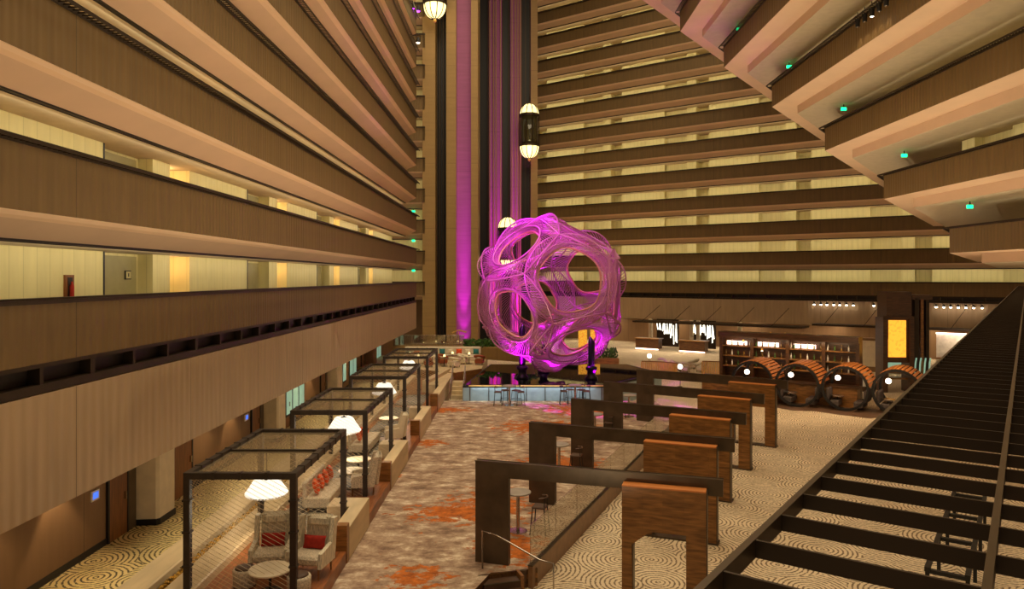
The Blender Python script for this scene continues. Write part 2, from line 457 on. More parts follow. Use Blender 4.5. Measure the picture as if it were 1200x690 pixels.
def strip(path, side, z, inset, power, color, toward_wall=True, tilt=-1.3):
    "long light strip tucked behind the edge beam, shining across the corridor"
    for a, b in zip(path[:-1], path[1:]):
        a = Vector(a); b = Vector(b); d = b - a; L = d.length; d.normalize(); n = Vector((-d.y, d.x)) * side
        c = (a + b) / 2 + n * inset; t = c + n * 1.0
        o = lamp('corridor_strip_light', 'AREA', (c.x, c.y, z), power * L, color, None, shape='RECTANGLE', size=L, size_y=.12)
        zax = -Vector((n.x, n.y, tilt)).normalized(); xax = Vector((d.x, d.y, 0)); yax = zax.cross(xax)
        o.rotation_euler = Matrix((xax, yax, zax)).transposed().to_euler()

LX = -8.8
left_path = [(LX, -5), (LX, 62)]
CW = (1.0, .86, .60)
for k in range(0, 10):
    if k > 0: storey('left', left_path, 1, k)
    nn = corridor('left', left_path, 1, k, 2.1, 18.8 + 5, bays=(k < 4))
    strip(left_path, 1, lev(k) + FL - .68, 1.05, 4.6, CW)
    if k < 3:
        for (p, d, n) in nn:
            lamp('niche_light', 'POINT', (p.x, p.y, lev(k) + 1.95), 22, (1, .62, .3), shadow_soft_size=.08)
dno = 50
for k in range(4):
    for b_ in range(4):
        y = 18.8 + 10 * b_; dno += 1; xx = LX - 2.1
        d_ = struct(MB().box(xx - .45, xx - .41, y + .15, y + 2.35, lev(k), lev(k) + 2.15).build('door_%d' % dno, ['alcove_door']))
        MB().box(xx - .02, xx + .015, y - .06, y, lev(k), lev(k) + 2.25).build('door_frame', ['base_black'], d_)
# storey 0: parapet, vent band, fascia
def base_storey(side_name, path, side, grl=True):
    z = lev(0)
    pm = MB(); sweep(pm, path, [(0, z + 1.11), (0, z - .05), (.14, z - .05), (.14, z + 1.11)], side)
    struct(pm.build('wall_' + side_name, ['parapet']))
    if grl: trim(grille(path, side, z + 1.13), ['bronze'])
    vb = MB(); sweep(vb, path, [(.25, z - .04), (.25, z - .62), (.35, z - .62), (.35, z - .04)], side)
    for a, b in zip(path[:-1], path[1:]):
        a = Vector(a); d = Vector(b) - a; L = d.length; d.normalize(); n = Vector((-d.y, d.x)) * side
        k = .6
        while k < L:
            wdt = .10 if int(k / 1.6) % 3 else .16
            M = Matrix.Translation((a.x + d.x * k, a.y + d.y * k, 0)) @ Matrix(((d.x, n.x, 0, 0), (d.y, n.y, 0, 0), (0, 0, 1, 0), (0, 0, 0, 1)))
            vb.box(-wdt / 2, wdt / 2, .02, .26, z - .5, z - .05, 1, M); k += 1.6
    sweep(vb, path, [(.0, z - .05), (.0, z - .13), (.25, z - .13), (.25, z - .05)], side, [1, 1, 1, 1])
    sweep(vb, path, [(.0, z - .44), (.0, z - .60), (.25, z - .60), (.25, z - .44)], side, [1, 1, 1, 1])
    trim(vb, ['dark_vent_groove_shade', 'bronze'])
    fm = MB(); sweep(fm, path, [(0, z - .62), (0, z - 2.83), (2.6, z - 2.83), (2.6, z - 2.75), (.2, z - 2.75), (.2, z - .62)], side, [0, 1, 1, 1, 1, 2])
    struct(fm.build('wall_' + side_name, ['fascia', 'ceiling_grey', 'soffit']))
    sl = MB(); sweep(sl, path, [(.14, z), (.14, z - .04), (3.8, z - .04), (3.8, z)], side); struct(sl.build('floor', ['dark_grey_wall']))
base_storey('left', left_path, 1)

# back wall: runs from behind the lift core towards the right, coming nearer
B0 = Vector(W(3, 84)); bd = Vector(W(.808, -.589)).normalized()
back_path = [tuple(B0 - bd * 8), tuple(B0 + bd * 62)]
for k in range(0, 15):
    if k > 0: storey('back', back_path, 1, k)
    corridor('back', back_path, 1, k, 2.1, 3.0, bays=True)
    strip(back_path, 1, lev(k) + FL - .68, 1.05, 4.6, CW)
base_storey('back', back_path, 1)

# right wing: every storey steps further out over the hall
tips = {1: (1116, 296), 2: (1040, 235), 3: (973, 178.5), 4: (910, 127), 5: (852, 80), 6: (798, 37)}
ed = Vector(W(.5836, .812)).normalized()
TX = [None] + [Vector(W(21.3 - 2.15 * (k - 1), 34.9 + 2.02 * (k - 1))) for k in range(1, 9)]
for k in range(1, 9):
    t = TX[k]; path = [(t.x, -6.0), (t.x, t.y), tuple(t + ed * 24)]
    path = path[::-1]
    storey('right', path, 1, k, 'right', step=.15)
    corridor('right', [(t.x + 2.0, t.y - 3.2), (t.x + 2.0, -6)], 1, k, 0, 1.0, bays=True)
    mb = MB().box(t.x + 2.0, t.x + 9, t.y - 3.25, t.y - 3.2, lev(k) - .02, lev(k) + FL - .6); 
    struct(mb.build('wall_right', ['corridor_wall']))
    strip([(t.x, t.y - 1), (t.x, -6)], 1, lev(k) + FL - .68, .9, 3.0, CW)

# small balconies linking the left wall to the lift core
link_path = [W(-8.0, 66), W(-16, 66)]
for k in range(0, 10):
    storey('link', link_path, -1, k)
    corridor('link', link_path, -1, k, 2.1, 0, bays=False)
    strip(link_path, -1, lev(k) + FL - .68, 1.0, 2.5, CW)

struct(MB().box(-24, -7.4, 70, 70.3, G, 46).build('wall_link', ['ground_wall']))
struct(MB().box(-24, -10.6, 62, 70, G, 0).build('floor', ['beige_stone']))
d_ = struct(MB().box(-8.95, -8.35, 69.9, 69.99, .0, 2.3).build('door_90', ['lit_doorway']))

# ------------------------------------------------------------------ lift core
def col_box(mb, u0, u1, d, front, back, z0, z1, mi):
    x0, x1 = (u0 - 600) / F_PX * d, (u1 - 600) / F_PX * d
    poly = [W(x0, d + front), W(x1, d + front), W(x1, d + back), W(x0, d + back)]
    mb.prism(poly, z0, z1, mi)
    n = len(mb.f)
    return mb
def core(spec, d, name):
    for (u0, u1, front, m) in spec:
        mb = MB(); col_box(mb, u0, u1, d, front, 4, 0, 46, 0)
        # uv along x and z so the cladding seams run level
        for fi in range(len(mb.f)):
            mb.uv[fi] = [(mb.v[i][2], mb.v[i][0] * 1.0) for i in mb.f[fi]]
        struct(mb.build(name, [m]))
core([(495, 510, 0, 'concrete_pier'), (510, 523, 1.6, 'shaft_black'), (523, 534.5, 0, 'concrete_pier'), (534.5, 552, .9, 'pale_channel'), (552, 560, 0, 'concrete_pier')], 66, 'wall_back')
core([(550, 560, -.0, 'concrete_pier'), (560, 572.5, 1.6, 'shaft_black'), (572.5, 588, .5, 'pale_channel'), (588, 598, 1.6, 'shaft_black'), (598, 611, .5, 'pale_channel'), (611, 622, 1.6, 'shaft_black'), (622, 630, 0, 'concrete_pier')], 78, 'wall_back')
for (d, us) in ((66, (511, 514, 518, 522)), (78, (561.5, 571, 574, 578.5, 581, 586.5, 589, 596, 600, 604, 607, 610, 612, 616, 621))):
    for u in us:
        x = (u - 600) / F_PX * d; mb = MB(); dep = d + (.25 if (572 < u < 588 or 598 < u < 611) else 1.3)
        M = Matrix.Translation(W(x, dep, 0))
        mb.box(-.05, .05, -.05, .3, .5, 46, 0, M); trim(mb, ['bronze' if dep > d + 1 else 'concrete_pier'])
# magenta floor lights washing the pale channels from below
def wash(u, d, dep, z0, e, ang=14, off=1.0, tz=26):
    x = (u - 600) / F_PX * d
    lamp('magenta_uplight', 'SPOT', W(x, d + dep - off, z0), e, MAG, W(x, d + dep + .2, tz), spot_size=radians(ang), spot_blend=.6, shadow_soft_size=.15)
for (u, d, dep, k) in ((543, 66, .9, .8), (580, 78, .5, 1.7), (604.5, 78, .5, 1.7)):
    wash(u, d, dep, .5, 200 * k, 60, .7, 2.5); wash(u, d, dep, .5, 1600 * k, 34, .8, 6); wash(u, d, dep, .5, 13000 * k, 20, .8, 14)
    wash(u, d, dep, .5, 36000 * k, 12, .8, 26); wash(u, d, dep, .5, 30000 * k, 8, .8, 42)

def lift_cab(name_label, u, d, vz, group=None):
    "vz = z of the bottom tip"
    x = (u - 600) / F_PX * d; c = W(x, d - 1.35)
    t = thing('elevator_cab', name_label, 'elevator', (c[0], c[1], vz), 0, group)
    R = 1.02
    lo = [(R * cos(a) ** .8 if cos(a) > 0 else .05, 1.5 - 1.2 * sin(a)) for a in [pi / 2 * i / 8 for i in range(8)]]
    lo = [(.10, .22)] + [(R * sin(pi / 2 * i / 8) ** .8, 1.5 - 1.3 * cos(pi / 2 * i / 8)) for i in range(1, 9)]
    MB().lathe(lo, 24).build('lower_dome', ['lantern_glow'], t, True)
    up = [(R * cos(pi / 2 * i / 8) ** .8 if i < 8 else .06, 4.75 + 1.25 * sin(pi / 2 * i / 8)) for i in range(9)]
    MB().lathe(up, 24).build('upper_dome', ['lantern_glow'], t, True)
    MB().lathe([(.97, 1.5), (.97, 4.75)], 24).build('glass_body', ['cab_glass'], t, True)
    MB().lathe([(1.08, 1.42), (1.12, 1.5), (1.12, 1.62), (1.0, 1.66)], 24).build('band', ['bronze'], t)
    MB().lathe([(1.0, 4.6), (1.12, 4.66), (1.12, 4.82), (1.06, 4.9)], 24).build('band', ['bronze'], t)
    r = MB()
    for k in range(10):
        a = 2 * pi * k / 10; pts = []
        for (rr, z) in lo[::-1][::-1]: pts.append(((rr + .02) * cos(a), (rr + .02) * sin(a), z))
        for (rr, z) in up: pts.append(((rr + .02) * cos(a), (rr + .02) * sin(a), z))
        r.tube(pts, .045, 4)
    r.build('rib', ['bronze'], t)
    MB().lathe([(.02, -.15), (.16, -.02), (.16, .1), (.06, .2), (.12, .3)], 12).build('finial', ['gold'], t, True)
    MB().lathe([(.1, 5.95), (.14, 6.1), (.05, 6.25), (.03, 6.8)], 12).build('finial', ['bronze'], t, True)
    lamp('cab_lamp', 'POINT', (c[0] + .0, c[1] - 1.3, vz + .8), 60, (1, .85, .4), shadow_soft_size=.5)
    return t
lift_cab('lantern-ended glass elevator cab high up in the dark shaft at the left pier', 511.5, 66, EYE + (325 - 31) * 66 / F_PX, 'glass elevator cabs')
lift_cab('lantern-ended glass elevator cab halfway up the dark shaft beside the balconies', 620, 78, EYE + (325 - 190) * 78 / F_PX, 'glass elevator cabs')
lift_cab('glass elevator cab low behind the top of the tube sphere', 595, 78, EYE + (325 - 256) * 78 / F_PX - 6.0, 'glass elevator cabs')

# ------------------------------------------------------------------ ground
G = -.42
fl = MB().prism([(-14, -8), (60, -8), (60, 110), (-14, 110)], G - .2, G); struct(fl.build('floor', ['swirl_floor']))
E0, E1 = Vector(W(.34, 16.9)), Vector(W(8.0, 35.0))
edge_n = Vector((E1.y - E0.y, -(E1.x - E0.x))).normalized()
cp = [(-4.2, 8), W(-1.9, 8), W(-.95, 15.5), W(-.50, 16.75), tuple(E0), tuple(E1), W(8.0, 40.05), (-4.2, 40.05)]
struct(MB().prism(cp, G, 0, 1, 0).build('floor', ['carpet', 'dark_walnut']))
# left corridor
struct(MB().box(-11.2, -8.29, -5, 62, G, 0).build('floor', ['swirl_corridor']))
gw = MB(); gp = [(-10.65, -5)]; y = 8.5
GX = -10.65
sweep(gw, [(GX, -5), (GX, 62)], [(0, EYE - 4.3), (0, 0)], 1, closed=False)
struct(gw.build('wall_left', ['ground_wall']))
bb = MB().box(GX, GX + .03, -5, 62, 0, .16); struct(bb.build('baseboard_left', ['base_black']))
dn = 0
for i, y in enumerate((8.5, 18.5, 28.5, 38.5, 48.5)):
    # column with chamfered near face
    c = MB().prism([(GX, y + 1.35), (GX + .1, y + 1.35), (GX + .55, y + 1.4), (GX + .62, y + 1.48), (GX + .62, y + 2.35), (GX, y + 2.35)], 0, EYE - 4.37)
    struct(c.build('column', ['cream' if i < 4 else 'ground_wall']))
    c = MB().prism([(GX, y + 1.33), (GX + .1, y + 1.33), (GX + .57, y + 1.38), (GX + .65, y + 1.46), (GX + .65, y + 2.37), (GX, y + 2.37)], 0, .17)
    struct(c.build('baseboard_left', ['base_black']))
    for (ya, w_) in ((y, .85), (y + 3.4, 1.3)):
        dn += 1
        d = MB().box(GX + .0, GX + .05, ya, ya + w_, .0, 2.2); dd = struct(d.build('door_%d' % dn, ['door_wood']))
        MB().box(GX + .05, GX + .12, ya + w_ - .16, ya + w_ - .12, .95, 1.15).build('door_handle', ['chrome'], dd)
        for q in (ya - .07, ya + w_): MB().box(GX, GX + .07, q, q + .07, 0, 2.27).build('door_frame', ['base_black'], dd)
    g = MB().box(GX, GX + .04, y + .93, y + 1.33, 0, EYE - 4.37); struct(g.build('trim_9%d' % i, ['dark_grey_wall']))
    if i < 4:
        lamp('wall_washer', 'SPOT', (GX + .5, y - 2.2, EYE - 4.45), 90, WARM, (GX + .12, y - 2.0, 0), spot_size=radians(75), spot_blend=.5, shadow_soft_size=.05)
        lamp('wall_washer', 'SPOT', (GX + .8, y + 5.6, EYE - 4.45), 60, WARM, (GX + .5, y + 5.6, 0), spot_size=radians(110), spot_blend=.8, shadow_soft_size=.1)
# lit windows far down the left wall
wn = 0
for (ya, n_) in ((32.6, 3), (42.2, 2), (45.0, 2), (52.5, 3)):
    wn += 1
    w = struct(MB().box(GX, GX + .06, ya, ya + n_ * .95, .5, 2.4).build('window_%d' % wn, ['base_black']))
    for q in range(n_):
        MB().box(GX + .06, GX + .075, ya + q * .95 + .1, ya + q * .95 + .87, .6, 2.3).build('window_pane', ['cool_pane'], w)

# thermostat, extinguisher cabinet, room sign
t = thing('thermostat', 'wall thermostat with small blue screen beside brown door', 'thermostat', (GX, 17.75, 1.3))
MB().box(0, .04, 0, .34, 0, .26).build('housing', ['white_paint'], t); MB().box(.04, .05, .06, .28, .05, .21).build('screen', ['screen_blue'], t)
t = thing('thermostat', 'small blue lit wall control further along the ground corridor', 'thermostat', (GX, 27.8, 1.3))
MB().box(0, .04, 0, .34, 0, .26).build('housing', ['white_paint'], t); MB().box(.04, .05, .06, .28, .05, .21).build('screen', ['screen_blue'], t)
t = thing('extinguisher_cabinet', 'narrow wood framed fire extinguisher cabinet on pale corridor wall', 'cabinet', (LX - 2.1, 17.1, EYE - .62))
MB().box(0, .05, 0, .34, 0, .68).build('cabinet_frame', ['door_wood'], t); MB().box(.05, .06, .08, .26, .05, .62).build('door', ['base_black'], t)
MB().lathe([(.03, 0), (.05, .02), (.05, .36), (.02, .42), (.02, .47)], 10, c=(.1, .17, .05)).build('extinguisher', ['red_cushion'], t, True)
t = thing('room_sign', 'small square room number sign in pale door alcove', 'sign', (LX - 2.1 - .405, 20.5, EYE - .06))
MB().box(0, .03, 0, .3, 0, .26).build('backing', ['base_black'], t); MB().box(.03, .04, .03, .27, .03, .23).build('face', ['corridor_wall'], t)
MB().box(.04, .045, .12, .17, .08, .18).build('number', ['base_black'], t)

# ------------------------------------------------------------------ left lounge: bench walls, trough, platform
def tb(name, x0, x1, y0, y1, z0, z1, m, label, cat, group=None, b=.03):
    return tag(MB().bevbox(x0, x1, y0, y1, z0, z1, b).build(name, m), label, cat, group)
tb('bench_wall', -8.29, -7.64, -2, 47, 0, .5, 'beige_stone', 'long beige low bench wall beside the ringed corridor carpet', 'bench')
tb('planter_trough', -7.63, -7.31, -2, 47, 0, .28, 'base_black', 'long dark planting trough between two beige low walls', 'planter')
tb('bench_wall', -7.30, -6.66, -2, 47, 0, .5, 'beige_stone', 'long beige low wall carrying the cage posts beside wooden deck', 'bench')
lv = MB()
for i in range(5200):
    y = random.uniform(2, 46) if random.random() < .4 else random.uniform(10, 24); x = random.uniform(-7.55, -7.39); z = .3 + random.random() * .1
    a = random.uniform(0, pi); s_ = .04 + random.random() * .03; c_, q = cos(a) * s_, sin(a) * s_; h_ = random.uniform(-.03, .03)
    lv.add([(x - c_, y - q, z), (x + q * .4, y - c_ * .4, z + h_), (x + c_, y + q, z), (x - q * .4, y + c_ * .4, z - h_)], [(0, 1, 2, 3)])
o = lv.build('foliage', ['autumn']); o['kind'] = 'stuff'; tag(o, 'golden leafy ground cover filling the dark trough', 'plants')
struct(MB().box(-6.66, -4.14, 6, 47, G, .3).build('floor', ['wood_floor']))
CAGES = [(14.7, 18.9), (21.6, 26.0), (29.1, 33.3), (36.4, 40.6)]
CX0, CX1, CZ0, CZ1 = -6.8, -4.61, .3, 2.76
def cage(idx, y0, y1, label):
    t = thing('wire_pavilion', label, 'pavilion', ((CX0 + CX1) / 2, (y0 + y1) / 2, CZ0), 0, 'steel cage pavilions along the carpet')
    hx = (CX1 - CX0) / 2; hy = (y1 - y0) / 2; H = CZ1 - CZ0; p = .065
    for sx in (-1, 1):
        for sy in (-1, 1):
            m = MB(); zb = .2 if sx < 0 else 0
            m.box(sx * hx - p, sx * hx + p, sy * hy - p, sy * hy + p, zb, H)
            for z in (.65, 1.35, 2.0): m.box(sx * hx - p - .02, sx * hx + p + .02, sy * hy - p - .02, sy * hy + p + .02, z, z + .04)
            m.build('post', ['cage_steel'], t)
    for sy in (-1, 1):
        MB().box(-hx - p, hx + p, sy * hy - p, sy * hy + p, H - .0, H + .13).build('beam', ['cage_steel'], t)
        for q in range(1, 4): MB().box(-hx + q * hx * .5 - .03, -hx + q * hx * .5 + .03, sy * hy - p - .015, sy * hy + p + .015, H - .01, H + .145).build('clamp', ['cage_steel'], t)
    for sx in (-1, 1):
        MB().box(sx * hx - p, sx * hx + p, -hy + p, hy - p, H, H + .13).build('beam', ['cage_steel'], t)
        for q in range(1, 8): MB().box(sx * hx - p - .015, sx * hx + p + .015, -hy + q * hy * .25 - .03, -hy + q * hy * .25 + .03, H - .01, H + .145).build('clamp', ['cage_steel'], t)
    MB().box(-hx + p, hx - p, -.04, .04, H + .02, H + .10).build('beam', ['cage_steel'], t)
    for sy in (-1, 1):
        MB().box(-hx + p, hx - p, min(0, sy * hy) + .05, max(0, sy * hy) - .05, H + .05, H + .06).build('roof_pane', ['roof_glass'], t)
    # slanted cords strung across the ends and the wall side
    def cords(mapf, wdt, hgt, z0, name, cross=True, step=.115):
        m = MB()
        for sgn in ((1, -1) if cross else (1,)):
            sl = .55 * sgn
            k = -int(wdt * .6 / step) - 2
            while k * step < hgt + wdt * .6 + .2:
                c = k * step; k += 1
                pts = []
                lo_x, hi_x = 0, wdt
                z_at = lambda x: c + sl * (x if sgn > 0 else x)
                # clip to rectangle
                xs = [0, wdt]
                if sl != 0:
                    xs += [(0 - c) / sl, (hgt - c) / sl]
                xs = sorted(x for x in xs if -1e-6 <= x <= wdt + 1e-6)
                good = [x for x in xs if -1e-4 <= z_at(x) <= hgt + 1e-4]
                if len(good) >= 2 and good[-1] - good[0] > .05:
                    a, b = good[0], good[-1]
                    m.tube([mapf(a, z0 + z_at(a)), mapf(b, z0 + z_at(b))], .0055 if not cross else .0045, 3)
        m.build(name, ['cord'], t)
    wx = 2 * hx - 2 * p; wy = 2 * hy - 2 * p
    cords(lambda s_, z: (-hx + p + (wx - s_), -hy, z), wx, H - .02, .01, 'wire_screen', cross=False, step=.10)
    cords(lambda s_, z: (-hx + p + s_, hy, z), wx, H - .02, .01, 'wire_screen')
    cords(lambda s_, z: (-hx, -hy + p + s_, z), wy, H - .22, .21, 'wire_screen')
    return t
for i, ((a, b), l) in enumerate(zip(CAGES, ('nearest dark steel wire cage pavilion with two red-cushioned armchairs inside', 'second dark steel wire cage pavilion beyond the red-cushioned armchairs',
                            'third dark steel wire cage pavilion with lit pleated lamp, before the last one', 'farthest dark steel wire cage pavilion, last before the raised terrace'))):
    cage(i, a, b, l)
# pleated pendant lamps
def pendant(loc, r, label):
    t = thing('pendant_lamp', label, 'lamp', loc, 0, 'white pleated lamps in the cages')
    n = 40; m = MB(); prof = [(.50, .52), (.80, .14), (1.0, -.08), (.96, -.15), (.72, -.20)]
    vs = []
    for (rr, z) in prof:
        for k in range(n * 2):
            a = pi * k / n; q = rr * r * (1 + (.03 if k % 2 else -.0)); vs.append((q * cos(a), q * sin(a), z * r * 1.3))
    N = n * 2
    fs = [(i * N + k, i * N + (k + 1) % N, (i + 1) * N + (k + 1) % N, (i + 1) * N + k) for i in range(len(prof) - 1) for k in range(N)]
    fs.append(tuple(range(N))); m.add(vs, fs); sh = m.build('shade', ['white_shade'], t)
    MB().tube([(r * .99 * cos(2 * pi * k / 32), r * .99 * sin(2 * pi * k / 32), -.12 * r * 1.3) for k in range(32)], .012, 4, closed=True).build('shade_ring', ['cage_steel'], sh)
    MB().lathe([(.08, .68 * r), (.1, .70 * r), (.02, .74 * r)], 12).build('canopy_cap', ['cage_steel'], t, True)
    MB().tube([(0, 0, .72 * r), (0, 0, CZ1 + .05 - loc[2])], .012, 6).build('stem', ['cage_steel'], t)
    lamp('pendant_bulb', 'POINT', (loc[0], loc[1], loc[2] - .45), 45, (1, .84, .6), shadow_soft_size=.3)
    return t
pendant((-6.05, 17.2, 1.78), .49, 'white pleated lamp glowing inside the nearest wire cage')
pendant((-5.77, 23.7, 1.90), .55, 'white pleated lamp glowing in the second wire cage')
pendant((-5.83, 31.2, 1.94), .52, 'white pleated lamp glowing in the third wire cage')
pendant((-5.87, 38.5, 2.1), .48, 'white pleated lamp glowing in the farthest wire cage')
# low beige walls and wooden posts between cages
for i, (a, b, c_) in enumerate(((17.5, 19.85, 19.05), (23.4, 26.9, 26.15), (30.2, 34.0, 33.45), (37.0, 46.5, 40.75))):
    where = ('at the back of the first cage', 'at the back of the second cage', 'at the back of the third cage', 'from the last cage up to the terrace')[i]
    o = MB().prism([(-4.5, a), (-4.12, a), (-4.12, b), (-5.1, b), (-5.1, c_), (-4.5, c_)], 0, .80).build('low_wall', ['beige_stone'])
    bv = o.modifiers.new('edge', 'BEVEL'); bv.width = .02; bv.segments = 2
    tag(o, 'low beige block wall at deck edge ' + where, 'low wall', 'beige walls at the deck edge')
    tb('wooden_post', -4.50, -4.12, a - .26, a - .01, 0, .92, 'walnut', 'short wooden post starting the block wall ' + where, 'post', 'wooden posts at the deck edge', .01)
for i, (a, b) in enumerate(((19.0, 21.5), (26.1, 29.0), (33.4, 36.3))):
    o = MB().bevbox(-6.55, -5.12, a, b, .3, .32, .01).build('rug', ['grey_carpet']); tag(o, 'grey patterned rug on the deck ' + ('between the first and second cages', 'between the second and third cages', 'between the third and fourth cages')[i], 'rug', 'grey rugs on the deck')
for i, (a, b) in enumerate(((22.2, 25.6), (29.6, 32.9), (36.9, 40.2))):
    o = MB().bevbox(-6.4, -4.95, a, b, .3, .32, .01).build('rug', ['grey_carpet']); tag(o, 'grey patterned rug inside the ' + ('second', 'third', 'farthest')[i] + ' wire cage', 'rug', 'grey rugs on the deck')

def wing_chair(loc, rz, label, fabric='striped_fabric', pillow='red_cushion', group='high backed lounge chairs'):
    t = thing('wing_chair', label, 'armchair', loc, rz, group)   # faces -y
    MB().bevbox(-.36, .36, -.38, .30, .30, .50, .05).build('seat', ['grey_fabric'], t)
    Mb = Matrix.Translation((0, .30, .28)) @ Matrix.Rotation(-.14, 4, 'X')
    MB().bevbox(-.33, .33, 0, .14, 0, .92, .05, 0, Mb).build('backrest', [fabric], t)
    MB().bevbox(-.27, .27, -.07, .03, .66, .88, .05, 0, Mb).build('headrest', [fabric], t)
    for s_ in (-1, 1):
        w = MB().slab([(0, 0), (0, 0), (0, 0)], 0, .01) if False else MB()
        poly = [(-.38, .26), (.32, .26), (.46, 1.16), (.30, 1.16), (.18, .66), (-.34, .58)]
        m = MB(); x0, x1 = (s_ * .34, s_ * .43) if s_ > 0 else (-.43, -.34)
        n = len(poly); vs = [(x0, p[0], p[1]) for p in poly] + [(x1, p[0], p[1]) for p in poly]
        m.add(vs, [tuple(range(n - 1, -1, -1)), tuple(n + q for q in range(n))] + [(q, (q + 1) % n, n + (q + 1) % n, n + q) for q in range(n)])
        m.build('side_wing', [fabric], t)
        for yy in (-.32, .30): MB().lathe([(.018, 0), (.028, .28)], 8, c=(s_ * .34, yy, 0)).build('leg', ['walnut'], t)
    if pillow:
        pm = MB(); cushion(pm, .27, .15, .07, Matrix.Translation((0, .18, .64)) @ Matrix.Rotation(-.25, 4, 'X') @ Matrix.Rotation(pi / 2, 4, 'X')); p = pm.build('lumbar_pillow', [pillow], t, True); p['label'] = 'red lumbar pillow'
    return t
def cushion(m, hx, hy, th, M, n=8, mi=0):
    vs = []; 
    for sgn in (1, -1):
        for i in range(n + 1):
            for j in range(n + 1):
                a, b = 2 * i / n - 1, 2 * j / n - 1
                h = th * max(0, (1 - a ** 4) * (1 - b ** 4)) ** .5
                q = 1 - .06 * (1 - abs(a)) * abs(b) ** 3 - .0; vs.append(M @ Vector((a * hx * (1 - .07 * (1 - b * b) * abs(a)), b * hy * (1 - .07 * (1 - a * a) * abs(b)), sgn * h)))
    N = (n + 1) ** 2; fs = []
    for i in range(n):
        for j in range(n):
            k = i * (n + 1) + j
            fs.append((k, k + n + 1, k + n + 2, k + 1)); fs.append((N + k, N + k + 1, N + k + n + 2, N + k + n + 1))
    m.add(vs, fs, mi)
wing_chair((-4.62, 15.95, .3), -.18, 'beige striped wing chair with red pillow, nearer the orange carpet')
wing_chair((-5.55, 16.1, .3), .12, 'beige striped wing chair with red pillow seen through the wire screen')
def round_table(loc, r, h, label, top='cream', group=None):
    t = thing('round_table', label, 'table', loc, 0, group)
    MB().lathe([(r - .02, h - .045), (r, h - .035), (r, h - .008), (r - .015, h)], 28).build('table_top', [top], t)
    MB().lathe([(.03, .02), (.03, h - .045)], 10).build('pedestal', ['cage_steel'], t)
    MB().lathe([(r * .6, 0), (r * .6, .015), (.05, .03)], 20).build('foot', ['cage_steel'], t)
    return t
round_table((-5.2, 15.0, .3), .44, .5, 'round pale coffee table in front of the red-cushioned chairs')
round_table((-5.25, 22.6, .32), .42, .5, 'round pale table just inside the second cage', group='round tables in second cage')
round_table((-5.35, 24.0, .32), .42, .5, 'round pale table deeper inside the second cage', group='round tables in second cage')
round_table((-5.6, 31.0, .32), .42, .5, 'round pale table under the lamp of the third cage')
def ottoman(loc, label):
    t = thing('ottoman', label, 'stool', loc, 0, 'round upholstered stools')
    MB().lathe([(.21, 0), (.24, .04), (.25, .34), (.23, .38)], 24).build('body', ['grey_fabric'], t, True)
    MB().lathe([(.20, .38), (.19, .41), (.12, .43)], 24).build('seat', ['seat_brown'], t, True)
ottoman((-5.85, 15.3, .3), 'round grey stool with brown seat beside pale coffee table, behind the wires')
ottoman((-4.58, 14.95, .3), 'round grey stool with brown seat outside the cage post at deck edge')
wing_chair((-4.75, 22.0, .3), -1.35, 'beige high backed chair at the deck edge by the second cage', 'grey_fabric', None)
wing_chair((-4.95, 28.6, .3), -1.35, 'beige high backed chair at the deck edge by the third cage', 'cream', None)
# cushioned benches
def bench(loc, L, label):
    t = thing('lounge_bench', label, 'bench', loc, 0, 'grey benches with orange cushions')
    MB().bevbox(-.35, .35, 0, L, .12, .42, .03).build('seat', ['grey_fabric'], t)
    MB().bevbox(-.42, -.30, 0, L, .12, .85, .03).build('backrest', ['grey_fabric'], t)
    for yy in (.1, L - .15):
        for xx in (-.3, .27): MB().box(xx, xx + .05, yy, yy + .05, 0, .12).build('leg', ['walnut'], t)
bench((-5.62, 20.0, .32), 2.0, 'grey lounge bench with orange cushions between first and second cages')
bench((-5.85, 26.4, .32), 2.2, 'grey lounge bench with orange cushions between second and third cages')
for j, (bx, y0, n_, st, words_) in enumerate(((-5.75, 20.3, 4, .50, 'bench between the first and second cages'), (-5.98, 26.8, 3, .6, 'bench between the second and third cages'))):
    for i in range(n_):
        m = MB(); cushion(m, .2, .2, .085, Matrix.Rotation(pi / 2 - .3, 4, 'Y'))
        o = m.build('cushion', ['orange_cushion'], None, True); o.location = (bx + .02, y0 + i * st, .98); o.rotation_euler = (pi / 4 * .0, 0, .25)
        tag(o, ('nearest', 'second', 'third', 'farthest')[i] + ' orange cushion on the grey ' + words_, 'cushion', 'orange cushions')

